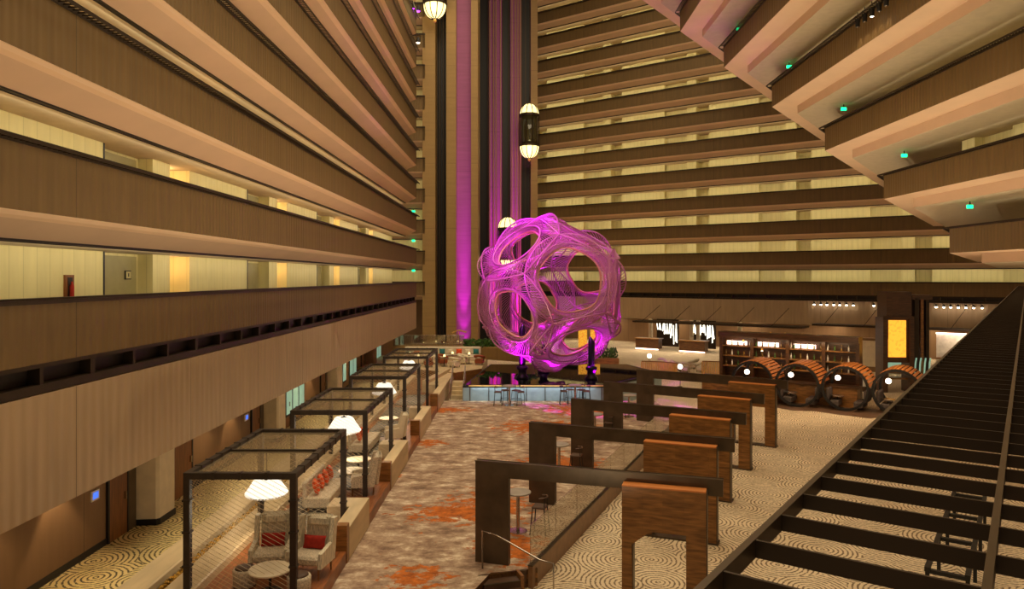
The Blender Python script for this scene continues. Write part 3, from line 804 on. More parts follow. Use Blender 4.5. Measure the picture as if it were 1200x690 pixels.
# ------------------------------------------------------------------ portals
PORT = [((-.89, 17.4), (.956, -.294), 5.77), ((.52, 22.0), (.925, -.380), 6.05), ((2.16, 26.3), (.880, -.475), 6.2), ((3.9, 30.6), (.857, -.515), 6.6), ((6.01, 34.6), (.84, -.543), 6.95)]
ordn = ('nearest', 'second', 'third', 'fourth', 'farthest')
for i, (p, d, L) in enumerate(PORT):
    w0 = Vector(W(*p)); dv = Vector(W(*d)); ang = math.atan2(dv.y, dv.x)
    t = thing('portal_frame', ordn[i] + ' dark steel portal with walnut arch panel over the ringed floor', 'portal frame', (w0.x, w0.y, 0), ang, 'steel and walnut portals')
    th = .16; Hh = 2.45; bh = .36; pw = .84
    MB().slab([(0, .003), (pw, .003), (pw, Hh - bh), (L, Hh - bh), (L, Hh), (0, Hh)], 0, th).build('steel_frame', ['portal_steel'], t)
    m = MB(); 
    m.box(-.012, L + .012, -.012, .01, Hh - .0, Hh + .012); m.box(-.012, L + .012, th - .01, th + .012, Hh, Hh + .012)
    m.build('edge_lip', ['bronze_rail'], t)
    s0 = L - 2.17 if i == 0 else L - 2.45; s1 = s0 + 1.82 if i == 0 else s0 + 2.0
    s1 = min(s1, L - .28)
    Wd = s1 - s0; top = 2.23
    poly = [(s0, G + .01), (s0 + .24, G + .01), (s0 + .22, .95), (s0 + .62, 1.27), (s1 - .42, 1.27), (s1 - .38, G + .01), (s1, G + .01), (s1, top), (s0, top)]
    # wooden arch, built as strips so the opening is clean
    a = MB(); y0, y1 = -.32, -.01
    a.slab([(s0, G + .01), (s0 + .24, G + .01), (s0 + .22, .95), (s0, .95)], y0, y1)
    a.slab([(s0, .95), (s0 + .22, .95), (s0 + .62, 1.27), (s0 + .62, top), (s0, top)], y0, y1)
    a.slab([(s0 + .62, 1.27), (s1 - .42, 1.27), (s1 - .42, top), (s0 + .62, top)], y0, y1)
    a.slab([(s1 - .42, G + .01), (s1, G + .01), (s1, top), (s1 - .42, top)], y0, y1)
    a.build('arch_panel', ['walnut'], t)
    e = MB(); e.box(s0, s1, y0 - .002, y1, top + .001, top + .03); e.build('top_cap', ['copper'], t)
    e = MB(); e.box(s1 + .001, s1 + .03, y0, y1, G + .01, top); e.box(s0 + .235, s0 + .25, y0, y1, G + .01, .93); e.box(s0 - .01, s1 + .06, y0 - .03, y1 + .06, G + .003, G + .05)
    e.build('steel_edge', ['portal_steel'], t)
# balustrade: wooden band and glass
def edge_pt(s_): q = E0 + (E1 - E0) * s_; return q
L_e = (E1 - E0).length; ea = math.atan2(E1.y - E0.y, E1.x - E0.x)
t = thing('glass_balustrade', 'long clear glass balustrade along the raised carpet edge', 'balustrade', (E0.x, E0.y, 0), ea)
MB().box(0, L_e * .82, -.16, -.04, G, .10).build('base_band', ['band_wood'], t)
MB().box(0, L_e * .82, -.16, -.03, .10, .13).build('base_cap', ['portal_steel'], t)
n_ = 9
for i in range(n_):
    a = L_e * .82 * i / n_; b = L_e * .82 * (i + 1) / n_ - .02
    MB().box(a, b, -.11, -.09, .13, 1.08).build('glass_panel', ['rail_glass'], t)
# stairs and handrail
sx, sy = W(-.45, 16.72)
st_n = Vector(W(.30, -.95)).normalized(); st_a = math.atan2(st_n.y, st_n.x)
t = thing('steps', 'short flight of dark steps leading down from the carpet', 'steps', (sx + .15, sy, 0), st_a)
for i in range(3):
    MB().box(i * .32, i * .32 + .34, -.45, .42, G, -.10 - i * .13).build('tread', ['seat_brown'], t)
    MB().box(i * .32 + .29, i * .32 + .35, -.45, .42, -.10 - i * .13 + .001, -.085 - i * .13).build('nosing', ['bronze_rail'], t)
MB().box(-.05, .0, -.5, .95, G, .0).build('riser', ['walnut'], t)
MB().box(-.05, .35, .42, .5, G, .02).build('side_cheek', ['walnut'], t)
t = thing('handrail', 'thin chrome handrail beside the dark steps', 'handrail', (0, 0, 0))
h0 = Vector(W(-.70, 17.0, .9)); h1 = Vector(W(-.36, 16.8, .86)); h2 = Vector(W(.62, 16.2, .52)); h3 = Vector(W(.93, 16.05, .50))
MB().tube([(h0.x, h0.y, 0), h0, h1, h2, h3, (h3.x, h3.y, G)], .02, 8).build('rail_tube', ['chrome'], t, True)

# high tables and stools
def high_table(loc, label):
    t = thing('bar_table', label, 'table', loc, 0, 'high round tables on the carpet')
    MB().lathe([(.33, 1.03), (.36, 1.04), (.36, 1.07), (.34, 1.08)], 24).build('table_top', ['table_grey'], t)
    MB().lathe([(.05, .02), (.05, 1.03)], 12).build('pedestal', ['chrome'], t); MB().lathe([(.26, 0), (.26, .015), (.06, .03)], 20).build('foot', ['chrome'], t)
def stool_proto():
    t = thing('bar_stool', 'dark bar stool', 'stool')
    MB().bevbox(-.19, .19, -.19, .19, .70, .76, .02).build('seat', ['seat_brown'], t)
    m = MB(); pts = [(-.19, .02, .98), (-.15, .16, 1.0), (0, .21, 1.0), (.15, .16, 1.0), (.19, .02, .98)]
    m.tube(pts, .025, 6); m.build('backrest', ['seat_brown'], t)
    MB().tube([(-.15, .16, .76), (-.15, .17, 1.0)], .012, 4).tube([(.15, .16, .76), (.15, .17, 1.0)], .012, 4).build('back_support', ['black_matte'], t)
    for sx in (-1, 1):
        for sy in (-1, 1): MB().tube([(sx * .16, sy * .16, .71), (sx * .22, sy * .22, 0)], .016, 6).build('leg', ['black_matte'], t)
    MB().tube([(-.2, -.2, .28), (.2, -.2, .28), (.2, .2, .28), (-.2, .2, .28)], .01, 4, closed=True).build('footrest', ['black_matte'], t)
    return t
stool0 = stool_proto(); used = [False]
def stool(x, y, rz, label, group):
    if not used[0]:
        used[0] = True; stool0.location = (x, y, 0); stool0.rotation_euler = (0, 0, rz); stool0['label'] = label; stool0['group'] = group; return
    dup(stool0, (x, y, 0), rz, label, group)
tabs = [(P(607, 622, 0), 'high round table between nearest and second portals'), (P(655, 556, 0), 'high round table between second and third portals'),
        (P(697, 514, 0), 'high round table between third and fourth portals'), (P(737, 488, 0), 'high round table between fourth and farthest portals'),
        (P(597, 475, 0), 'high round table before the stage, towards the terrace'), (P(674, 474, 0), 'high round table before the stage, towards the portals')]
side_w = [('on the side of the nearest portal', -.9), ('on the side away from the glass', 2.6), ('by the glass side', .7)]
for i, (p, l) in enumerate(tabs):
    high_table((p[0], p[1], 0), l)
    for j, a in enumerate((-2.6, -.3, 1.2) if i < 4 else (pi, pi * .62, 0, pi * .3)):
        if i < 4 and j == 2: continue
        r = .62; x, y = p[0] + r * cos(a), p[1] + r * sin(a)
        wd_ = (['near left', 'right hand', 'far side'] if i < 4 else ['leftmost', 'second from left', 'rightmost', 'second from right'])[j]
        stool(x, y, a - pi / 2, 'dark bar stool, %s at the %s' % (wd_, l.replace('high round ', '')), 'dark bar stools')

# ------------------------------------------------------------------ stage with reflecting pool
zs = .85
sp = [W(-2.75, 40.1), W(5.2, 40.1), W(9.5, 45.5), W(8, 50), W(-1.5, 50)]
struct(MB().prism(sp, G, zs - .12, 0).build('trim_80', ['stage_face']))
struct(MB().prism(sp, zs - .12, zs).build('trim_81', ['black_matte']))
o = MB().prism([W(-2.6, 40.35), W(5.1, 40.35), W(9.2, 45.5), W(7.9, 49.8), W(-1.4, 49.8)], zs, zs + .02).build('reflecting_pool', ['mirror_water']); tag(o, 'black mirror-like reflecting pool under the tube sphere', 'pool')
o = MB().box(-2.75, 5.2, 40.0, 40.1, zs - .03, zs + .03).build('stage_edge_strip', ['gold']); struct(o); o.name = 'trim_82'
mt = MB()
for u in range(0, 8): mt.box(-2.7 + u * 1.05, -2.66 + u * 1.05, 40.03, 40.09, 0, zs - .12)
struct(mt.build('trim_83', ['cage_steel']))
lamp('stage_front_light', 'AREA', W(1.2, 39.2, .6), 30, (.75, .9, 1), W(1.2, 40.1, .3), shape='RECTANGLE', size=7, size_y=.1)
# steps and rails at the stage's end
p = W(-3.12, 40.6)
t = thing('steps', 'small steps with two slim rails climbing to the stage', 'steps', (p[0], p[1], 0), 0)
for i in range(4): MB().box(-.34, .34, i * .28, 1.6, i * .21, i * .21 + .21).build('tread', ['beige_stone'], t)
for xx in (-.36, .36):
    MB().tube([(xx, -.1, 0), (xx, -.1, .9), (xx, 1.5, 1.75), (xx, 1.5, .8)], .025, 6).tube([(xx, -.1, .5), (xx, 1.5, 1.35)], .018, 6).build('handrail', ['chrome'], t)

# ------------------------------------------------------------------ tube sphere
SC = Vector(W(2.46 - .0, 44.0, 6.9 - (342 - 325) * 44.0 / F_PX)); SR = 4.75
phi = (1 + sqrt(5)) / 2
dod = [Vector(v).normalized() for v in ((0, 1, phi), (0, -1, phi), (0, 1, -phi), (0, -1, -phi), (1, phi, 0), (-1, phi, 0), (1, -phi, 0), (-1, -phi, 0), (phi, 0, 1), (phi, 0, -1), (-phi, 0, 1), (-phi, 0, -1))]
n0 = Vector((.25, -.946, .207)).normalized(); n1t = Vector((.33, -.68, -.65)).normalized()
n1 = (n1t - n0 * n1t.dot(n0)).normalized()
A0 = dod[0]; adj = [v for v in dod[1:] if v.dot(A0) > .3][0]; A1 = (adj - A0 * adj.dot(A0)).normalized()
Mf = Matrix((A0, A1, A0.cross(A1))).transposed(); Mt = Matrix((n0, n1, n0.cross(n1))).transposed()
Rm = Mt @ Mf.transposed()
faces = [(Rm @ v).normalized() for v in dod]
t = thing('tube_sphere_sculpture', 'huge openwork sphere of curved golden tubes lit magenta on dark legs', 'sculpture', SC)
front_i = max(range(12), key=lambda q: faces[q].dot(n0))
def on(n, e1, e2, pol, az, r): return (n * cos(pol) + (e1 * cos(az) + e2 * sin(az)) * sin(pol)) * r
for fi, n in enumerate(faces):
    nb = sorted([v for v in faces if v is not n and v.dot(n) > .3], key=lambda v: 0)
    b0 = (nb[0] - n * nb[0].dot(n)).normalized(); e1 = b0; e2 = n.cross(e1)
    m = MB(); PR = radians(28.0 if fi == front_i else 21.0); PV = radians(37.4)
    def rim(az): # rounded-pentagon opening
        return on(n, e1, e2, PR * (1 + .035 * cos(5 * (az - radians(36)))), az, SR * .84)
    m2 = MB(); m2.tube([rim(2 * pi * k / 60) for k in range(60)], .06, 6, closed=True)
    m2.build('opening_rim', ['rim_gold'], t)
    m.tube([on(n, e1, e2, PR * 1.07, 2 * pi * k / 60, SR * .91) for k in range(60)], .05, 5, closed=True)
    for q in range(5):
        a0 = radians(36 + 72 * q); a1 = a0 + radians(72)
        V0 = on(n, e1, e2, PV, a0, SR * 1.01); V1 = on(n, e1, e2, PV, a1, SR * 1.01)
        def edge(s_):
            v = (V0.lerp(V1, s_)).normalized()
            lift = .97 + (.09 if fi % 2 else .03) * sin(pi * s_) - .03
            side = (V1 - V0).normalized().cross(v)
            v = (v + side * (.07 * sin(pi * s_))).normalized()   # sail sweeps over the seam into its neighbour
            return v * SR * lift
        m.tube([edge(k / 12) for k in range(13)], .05, 5)
        N = 17
        for k in range(N + 1):
            s_ = k / N; B = edge(s_); A = rim(a0 + radians(72) * (s_ * .95 + .55))
            pts = []
            for j in range(6):
                w_ = j / 5; v = A.lerp(B, w_); rr = A.length * (1 - w_) + B.length * w_
                pts.append(v.normalized() * (rr + .10 * SR * sin(pi * w_) * (.35 if k % 1 == 0 else 0)))
            m.tube(pts, .022, 4)
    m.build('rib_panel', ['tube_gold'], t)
for (u, v, ht) in ((612, 443, 2.9), (637, 436, 1.5), (693, 444, 2.2)):
    q = Vector(P(u, v, zs + .02)) - SC
    MB().tube([(q.x, q.y, q.z), (q.x, q.y, q.z + ht), (q.x * .97, q.y * .97, q.z + ht + .3)], [.20, .19, .05], 12).build('leg', ['leg_dark'], t, True)
    MB().lathe([(.38, 0), (.38, .1), (.25, .2), (.25, .5), (.34, .55), (.34, .7), (.2, .78)], 16, c=(q.x, q.y, q.z)).build('leg_foot', ['leg_dark'], t, True)
for (p, e, s_) in ((W(-7.5, 58, 31), 95000, 17), (W(-7.8, 26, 22), 45000, 18), (W(2.5, 44, 1.0), 3500, 80), (W(.2, 42, 1.0), 3000, 70), (W(5, 42.5, 1.0), 3000, 70), (W(3, 47.5, 1.0), 3000, 70)):
    lamp('magenta_spot', 'SPOT', p, e, MAG, SC if p[2] > 5 else (SC.x * .6 + p[0] * .4, SC.y * .6 + p[1] * .4, 9), spot_size=radians(s_), spot_blend=.4, shadow_soft_size=.2)

# ------------------------------------------------------------------ terrace beyond the stage
struct(MB().prism([W(-12, 47.2), W(-6.3, 47.2), W(-3.6, 45.6), W(-2.0, 47.6), W(-1.9, 56), W(-12, 56)], G, .85, 1, 0).build('floor', ['beige_stone', 'walnut']))
def seg_wall(pts, z0, z1, th, m, label, name='planter_wall', cat='wall', cap=None):
    mb = MB(); sweep(mb, [W(*p) for p in pts], [(0, z1), (0, z0), (th, z0), (th, z1)], 1)
    return tag(mb.build(name, [m]), label, cat)
seg_wall([(-9, 54), (-3.6, 54), (.2, 51.5), (1.6, 51.2)], .85, 1.75, 1.1, 'pink_brown' if 0 else 'concrete_pier', 'long brown concrete planter wall behind the terrace sofas', 'planter', 'planter')
seg_wall([(-4.8, 41.0), (-4.0, 46.5)], 0, 1.0, .35, 'beige_stone', 'slanted beige low wall running up to the terrace', 'low_wall', 'low wall')
# terrace glass rail
t = thing('glass_balustrade', 'glass balustrade on the planter wall at the foot of the lift core', 'balustrade', W(-9, 54.3, 1.75))
MB().box(0, 5.4, 0, .03, 0, .75).build('glass_panel', ['rail_glass'], t); MB().box(0, 5.4, -.02, .05, .75, .79).build('top_rail', ['chrome'], t)
def bushes(c, n, r, label):
    m = MB()
    for i in range(n):
        a = random.uniform(0, 2 * pi); q = r * random.random() ** .5; z = random.random() * .55
        x, y = c[0] + q * cos(a) * 1.6, c[1] + q * sin(a) * .6; s_ = .12 + .12 * random.random(); b = random.uniform(0, pi)
        m.add([(x - s_ * cos(b), y - s_ * sin(b), c[2] + z), (x, y + .03, c[2] + z + s_ * .6), (x + s_ * cos(b), y + s_ * sin(b), c[2] + z + .05), (x, y, c[2] + z - s_ * .4)], [(0, 1, 2, 3)])
    return tag(m.build('shrub', ['leaf']), label, 'plant')
bushes(W(-2.2, 53.6, 1.7), 260, .9, 'low green shrubs in the planter beside the magenta lit channel')
bushes(W(1.0, 51.9, 1.7), 120, .5, 'small green shrub at the end of the planter behind the sphere')
for i in range(9):
    x = -7.6 + i * .62; c = ['teal_cushion', 'orange_cushion', 'cream', 'teal_cushion', 'teal_cushion', 'cream', 'orange_cushion', 'cream', 'teal_cushion'][i]
    nm = {'teal_cushion': 'teal', 'orange_cushion': 'orange', 'cream': 'cream'}[c]
    m = MB(); cushion(m, .21, .19, .08, Matrix.Rotation(pi / 2 - .2, 4, 'X')); o = m.build('cushion', [c], None, True); o.location = W(x, 52.55, 1.48)
    tag(o, '%s cushion on the terrace sofa, number %s counted from the cages' % (nm, ('one', 'two', 'three', 'four', 'five', 'six', 'seven', 'eight', 'nine')[i]), 'cushion', 'cushions on the terrace sofa')
t = thing('banquette_sofa', 'long cream banquette sofa against the terrace planter wall', 'sofa', W(-7.9, 52.2, .85))
MB().bevbox(0, 5.6, 0, .8, 0, .42, .05).build('seat', ['grey_fabric'], t); MB().bevbox(0, 5.6, .55, .82, .42, .95, .05).build('backrest', ['cream'], t)
for i, (x, d) in enumerate(((-7.2, 50.6), (-5.6, 50.3), (-4.2, 50.6), (-6.4, 49.0), (-4.6, 48.8), (-3.0, 50.2))):
    w_ = ('first', 'second', 'third', 'fourth', 'fifth', 'last')[i]
    round_table(W(x, d, .85), .38, .55, '%s low round table on the raised terrace, counting from the cages' % w_, 'cream' if i % 2 else 'walnut', 'terrace tables')
    t = thing('candle_lamp', 'tiny glowing table lamp on the %s terrace table' % w_, 'lamp', W(x, d, 1.4), 0, 'terrace table lamps')
    MB().lathe([(.07, 0), (.07, .02), (.02, .04), (.02, .12)], 10).build('base', ['bronze'], t); MB().lathe([(.09, .12), (.06, .26)], 12).build('shade', ['lantern_glow'], t)
    t = thing('lounge_chair', ('rust brown' if i % 2 else 'cream') + ' tub chair beside the %s terrace table' % w_, 'chair', W(x + .75, d - .5, .85), .6 * i, 'terrace tub chairs')
    MB().bevbox(-.3, .3, -.3, .3, .1, .42, .06).build('seat', ['rust' if i % 2 else 'cream'], t)
    MB().tube([(-.3, -.2, .5), (-.3, .2, .6), (0, .34, .66), (.3, .2, .6), (.3, -.2, .5)], .09, 6).build('backrest', ['rust' if i % 2 else 'cream'], t, True)
    for (xx, yy) in ((-.22, -.22), (.22, -.22), (.22, .22), (-.22, .22)): MB().lathe([(.015, 0), (.02, .12)], 6, c=(xx, yy, 0)).build('leg', ['black_matte'], t)
t = thing('potted_floor_lamp', 'slim floor lamp with gold arms before the magenta channel', 'lamp', W(-4.1, 55.0, .85))
MB().lathe([(.2, 0), (.2, .04), (.03, .08), (.03, 1.9)], 12).build('pole', ['gold'], t); MB().tube([(-.5, 0, 1.8), (0, 0, 2.0), (.6, 0, 1.85)], .05, 6).build('arm', ['gold'], t)

# ------------------------------------------------------------------ reception under the back wall
def on_back(s_, n_, z=None):
    q = B0 + bd * s_ + Vector((bd.y, -bd.x)) * n_    # n_ = metres in front of the balcony face
    return (q.x, q.y) if z is None else (q.x, q.y, z)
bang = math.atan2(bd.y, bd.x)
gb = MB(); sweep(gb, [on_back(-8, -4.5), on_back(62, -4.5)], [(0, EYE - 4.3), (0, G)], 1, closed=False); struct(gb.build('wall_back', ['ground_wall']))
cl = MB(); sweep(cl, back_path, [(0, EYE - 4.37), (4.6, EYE - 4.37), (4.6, EYE - 4.3), (0, EYE - 4.3)], 1); struct(cl.build('ceiling', ['ceiling_grey']))
def dark_canopy(s0, s1, n0_, n1_, z, label):
    t = thing('canopy', label, 'canopy', on_back(s0, n0_, z), bang)
    L = s1 - s0
    MB().box(0, L, n0_ - n1_, 0, 0, .16).build('canopy_plate', ['bronze'], t) if 0 else MB().box(0, L, 0, n0_ - n1_, 0, .16).build('canopy_plate', ['bronze'], t)
    for q in range(int(L / 3.2)): MB().tube([(1 + q * 3.2, .2, .16), (1.9 + q * 3.2, n0_ - n1_ + .0, 1.7)], .025, 5).build('suspension_rod', ['bronze'], t)
dark_canopy(14.0, 30.5, 3.5, 1.0, 2.35, 'thin dark canopy on slanted rods above the reception desks')
dark_canopy(31.0, 50.0, 2.2, .6, 2.6, 'thin dark canopy edge running above the bar')
def glow_panel(s_, w_, label):
    t = thing('light_art_panel', label, 'artwork', on_back(s_, .3, G), bang, 'glowing stick panels')
    MB().box(0, w_, 0, .12, .2, 3.0).build('backing', ['bronze'], t)
    m = MB(); rnd = random.Random(int(s_ * 10))
    for q in range(13):
        x = .15 + q * (w_ - .3) / 12; a = rnd.uniform(1.3, 1.9) if q < 8 else rnd.uniform(.4, 1.4); b = rnd.uniform(2.3, 2.9)
        m.tube([(x, -.03, a), (x + rnd.uniform(-.15, .15), -.05, b)], .042, 5)
    m.build('light_stick', ['light_stick'], t)
def desk(s_, w_, label):
    t = thing('reception_desk', label, 'desk', on_back(s_, 3.2, G), bang, 'glowing reception desks')
    MB().box(0, w_, 0, .9, .18, 1.12).build('desk_body', ['dark_walnut'], t); MB().box(-.1, w_ + .1, -.1, 1.0, 1.12, 1.2).build('counter_top', ['walnut'], t)
    MB().box(.0, w_, -.03, .02, .06, .17).build('glow_strip', ['under_glow'], t)
    lamp('desk_light', 'AREA', on_back(s_ + w_ / 2, 4.2, G + 2.4), 60, WARM2, on_back(s_ + w_ / 2, 4.3, 0), shape='RECTANGLE', size=3, size_y=.4)
glow_panel(15.2, 2.4, 'panel of glowing white sticks behind the desk beside the sphere'); glow_panel(19.1, 2.4, 'panel of glowing white sticks behind the desk nearer the bar')
desk(14.2, 2.5, 'walnut reception desk with glowing foot, beside the sphere'); desk(18.9, 2.6, 'walnut reception desk with glowing foot, nearer the bar')
for s_ in (14.4, 18.9, 19.6, 23.8):
    struct(MB().box(0, .35, 0, .35, 0, 3.0).build('column', ['cream'], None, loc=on_back(s_, .6, G), rotz=bang))
# ceiling lights for the back zone, and added mid-air spots to brighten the floor
for s_ in (6, 14, 22, 30, 38, 46):
    lamp('back_downlight', 'AREA', on_back(s_, -2.0, EYE - 4.45), 130, WARM2, on_back(s_, -2, 0), shape='RECTANGLE', size=6, size_y=1.5)
    lamp('hall_floor_fill', 'SPOT', on_back(s_, 7, EYE + 2), 900, WARM2, on_back(s_, 7, 0), spot_size=radians(70), spot_blend=.8, shadow_soft_size=.3)
# track spotlights under the vent band
n_ts = 0
sp0 = MB().lathe([(.03, .1), (.05, .08), (.05, 0)], 8)
proto = None
us = [954, 962, 969, 977, 984, 992, 1000, 1024, 1036, 1097, 1106, 1114, 1123, 1132, 1141, 1151]
for i, u in enumerate(us):
    k = (u - 600) / F_PX; # point on the line .35 m in front of the fascia
    o_ = B0 + Vector((bd.y, -bd.x)) * .35
    cx, cd = (o_.x * RX + o_.y * RY), (o_.x * FX + o_.y * FY); bx, bdp = (bd.x * RX + bd.y * RY), (bd.x * FX + bd.y * FY)
    s_ = (k * cd - cx) / (bx - k * bdp); q = o_ + bd * s_
    lab = 'tiny bright ceiling spotlight in the row above the bar, %s from the reception end' % ('first second third fourth fifth sixth seventh eighth ninth tenth eleventh twelfth thirteenth fourteenth fifteenth sixteenth'.split()[i])
    if proto is None:
        proto = thing('track_spotlight', lab, 'spotlight', (q.x, q.y, EYE - 2.45), 0, 'small spotlights below the vent band')
        MB().lathe([(.10, 0), (.12, .06), (.05, .2)], 10).build('housing', ['black_matte'], proto); MB().lathe([(.02, -.1), (.09, -.06), (.09, .0)], 10).build('lens', ['star_glow'], proto)
        MB().tube([(0, 0, .15), (0, .45, .45)], .02, 4).build('bracket', ['black_matte'], proto)
    else: dup(proto, (q.x, q.y, EYE - 2.45), 0, lab)

# ------------------------------------------------------------------ lobby seats between stage and bar
for i, (u, v, c, w_) in enumerate(((762, 441, 'gold', 3.0), (833, 441, 'gold', 3.2))):
    p = P(u - 10, v, G); 
    t = thing('slatted_divider', 'low curved golden slatted divider ' + ('nearer the sphere' if i == 0 else 'nearer the bar'), 'divider', (p[0], p[1], G), bang, 'golden slatted dividers')
    for q in range(22):
        a = q / 21 * pi * .8; MB().box(-.03, .03, -.05, .05, 0, 1.1, 0, Matrix.Translation((q * .125, .5 * sin(a), 0))).build('slat', ['gold'], t)
    MB().tube([(q * .125, .5 * sin(q / 21 * pi * .8), 1.12) for q in range(22)], .045, 5).build('top_rail', ['walnut'], t)
def armchair(loc, rz, label, c='grey_fabric', group='lobby armchairs'):
    t = thing('tub_chair', label, 'chair', loc, rz, group)
    MB().bevbox(-.32, .32, -.32, .32, .14, .44, .06).build('seat', [c], t)
    MB().tube([(-.34, -.25, .5), (-.36, .15, .62), (-.2, .36, .74), (.2, .36, .74), (.36, .15, .62), (.34, -.25, .5)], .1, 6).build('backrest', [c], t, True)
    for (xx, yy) in ((-.25, -.25), (.25, -.25), (.25, .25), (-.25, .25)): MB().lathe([(.015, 0), (.02, .15)], 6, c=(xx, yy, 0)).build('leg', ['black_matte'], t)
for i, (u, v) in enumerate(((782, 437), (792, 434), (803, 436), (812, 432), (822, 436), (776, 432))):
    armchair(P(u, v, G), i * 1.3, 'grey tub chair in the lobby group before the reception, %s from the sphere' % ('second third fourth fifth last first'.split()[i]))
def globe(loc, r, label, g='glowing globe lamps', hang=None):
    t = thing('globe_lamp', label, 'lamp', loc, 0, g)
    m = MB().lathe([(r * sin(pi * k / 12) if 0 < k < 12 else .002, -r * cos(pi * k / 12)) for k in range(13)], 16); m.build('globe', ['globe_glow'], t, True)
    if hang: MB().tube([(0, 0, r), (0, 0, hang)], .012, 5).build('cord', ['black_matte'], t)
    else: MB().lathe([(.15, -1.35), (.15, -1.32), (.02, -1.3), (.02, -r)], 10).build('stand', ['bronze'], t)
for i, (u, v) in enumerate(((761, 417), (797, 429.5))):
    zz = G + 1.35; globe(P(u, v, zz), .16, 'white globe lamp on slim stand ' + ('by the desk beside the sphere' if i == 0 else 'among the grey tub chairs'))

for i, (u0, u1) in enumerate(((678, 688), (692, 703))):
    a = W((u0 - 600) / F_PX * 58, 58, G)
    t = thing('amber_screen', 'tall glowing amber screen seen through the tube sphere, ' + ('towards the lift core' if i == 0 else 'towards the reception'), 'screen', a, 0, 'amber screens')
    w_ = (u1 - u0) / F_PX * 58
    MB().box(0, w_, 0, .2, 1.3, 3.1).build('glowing_panel', ['amber_glow'], t)
    MB().box(-.04, w_ + .04, -.02, .24, 0, 1.3).build('base', ['walnut'], t); MB().box(-.04, w_ + .04, -.02, .24, 3.1, 3.16).build('top', ['dark_walnut'], t)
a = W(100 / F_PX * 56, 56, G)
t = thing('planter_box', 'wooden planter box with green plants behind the tube sphere', 'planter', a, 0)
MB().bevbox(0, 1.7, 0, 1.4, 0, 1.0, .03).build('box', ['walnut'], t)
m = MB()
for q in range(140):
    x, y, z, b_ = random.uniform(.1, 1.6), random.uniform(.1, 1.3), random.uniform(1.0, 1.7), random.uniform(0, pi); s_ = .12
    m.add([(x - s_ * cos(b_), y - s_ * sin(b_), z), (x, y + .03, z + s_), (x + s_ * cos(b_), y + s_ * sin(b_), z), (x, y, z - s_)], [(0, 1, 2, 3)])
m.build('foliage', ['leaf'], t)

# ------------------------------------------------------------------ ring booths
RP = [((14.0, 41.8), 'farthest from the lit pillar'), ((16.1, 40.5), 'third from the lit pillar'), ((18.25, 39.3), 'second from the lit pillar'), ((20.4, 38.0), 'beside the lit pillar')]
stripes('awning', (214, 130, 40), (44, 26, 18), .5)
for i, ((x, d), w_) in enumerate(RP):
    c = W(x, d); R_ = 1.22
    t = thing('ring_booth', 'black hoop booth with slatted hood, ' + w_, 'booth', (c[0], c[1], G), bang, 'round hoop booths')
    ring = [(R_ * cos(2 * pi * k / 40), 0, R_ + R_ * sin(2 * pi * k / 40)) for k in range(40)]
    m = MB(); N = 40; vs = []
    for (rr, yy) in ((R_, -.09), (R_, .09), (R_ - .13, .09), (R_ - .13, -.09)):
        for k in range(N): a = 2 * pi * k / N; vs.append((rr * cos(a), yy, R_ + .01 + rr * sin(a)))
    m.add(vs, [(j * N + k, j * N + (k + 1) % N, ((j + 1) % 4) * N + (k + 1) % N, ((j + 1) % 4) * N + k) for j in range(4) for k in range(N)]); m.build('front_hoop', ['black_matte'], t)
    m = MB(); vs = [(v[0] * .98, v[1] + 2.2, v[2]) for v in vs]; m.add(vs, [(j * N + k, j * N + (k + 1) % N, ((j + 1) % 4) * N + (k + 1) % N, ((j + 1) % 4) * N + k) for j in range(4) for k in range(N)]); m.build('rear_hoop', ['black_matte'], t)
    for q in range(13):
        a = radians(12 + q * 9.5)
        M = Matrix.Translation((R_ * cos(a), 0, R_ + R_ * sin(a))) @ Matrix.Rotation(-a + pi / 2, 4, 'Y')
        o = MB().box(-.07, .07, .0, 2.2, -.0, .04, 0, M).build('hood_slat', ['copper'], t)
    m = MB()
    for q in (-1, 1): m.bevbox(q * .55 - .28, q * .55 + .28, .25, 1.7, .12, .5, .05)
    MB().bevbox(-.85, -.38, .25, 1.7, .14, .5, .05).build('seat', ['booth_fabric'], t); MB().bevbox(.38, .85, .25, 1.7, .14, .5, .05).build('seat', ['booth_fabric'], t)
    MB().bevbox(-1.05, -.88, .25, 1.7, .45, 1.15, .05).build('backrest', ['booth_fabric'], t); MB().bevbox(.88, 1.05, .25, 1.7, .45, 1.15, .05).build('backrest', ['booth_fabric'], t)
    M2 = W(x, d + .9)
    round_table((M2[0], M2[1], G + .01), .36, .72, 'small table in the hoop booth ' + w_, 'chrome', 'tables in the hoop booths')
    globe(W(x - .05, d + .75, G + 1.72), .145, 'glowing globe hanging in the hoop booth ' + w_, 'globes in the hoop booths', .62)
inl = [(21.8, 36.0), (22.4, 38.0), (14.2, 44.5), (11.4, 42.8), (12.6, 41.2), (14.2, 41.3), (15.4, 39.4), (16.6, 39.2), (17.4, 38.2), (18.6, 37.2), (19.4, 37.6), (20.4, 36.4)]
struct(MB().prism([W(*q) for q in inl], G, G + .006).build('floor', ['brown_inlay']))
lamp('booth_light', 'AREA', W(17, 37, 3.6), 160, WARM, W(17, 40, 0), shape='RECTANGLE', size=8, size_y=1)

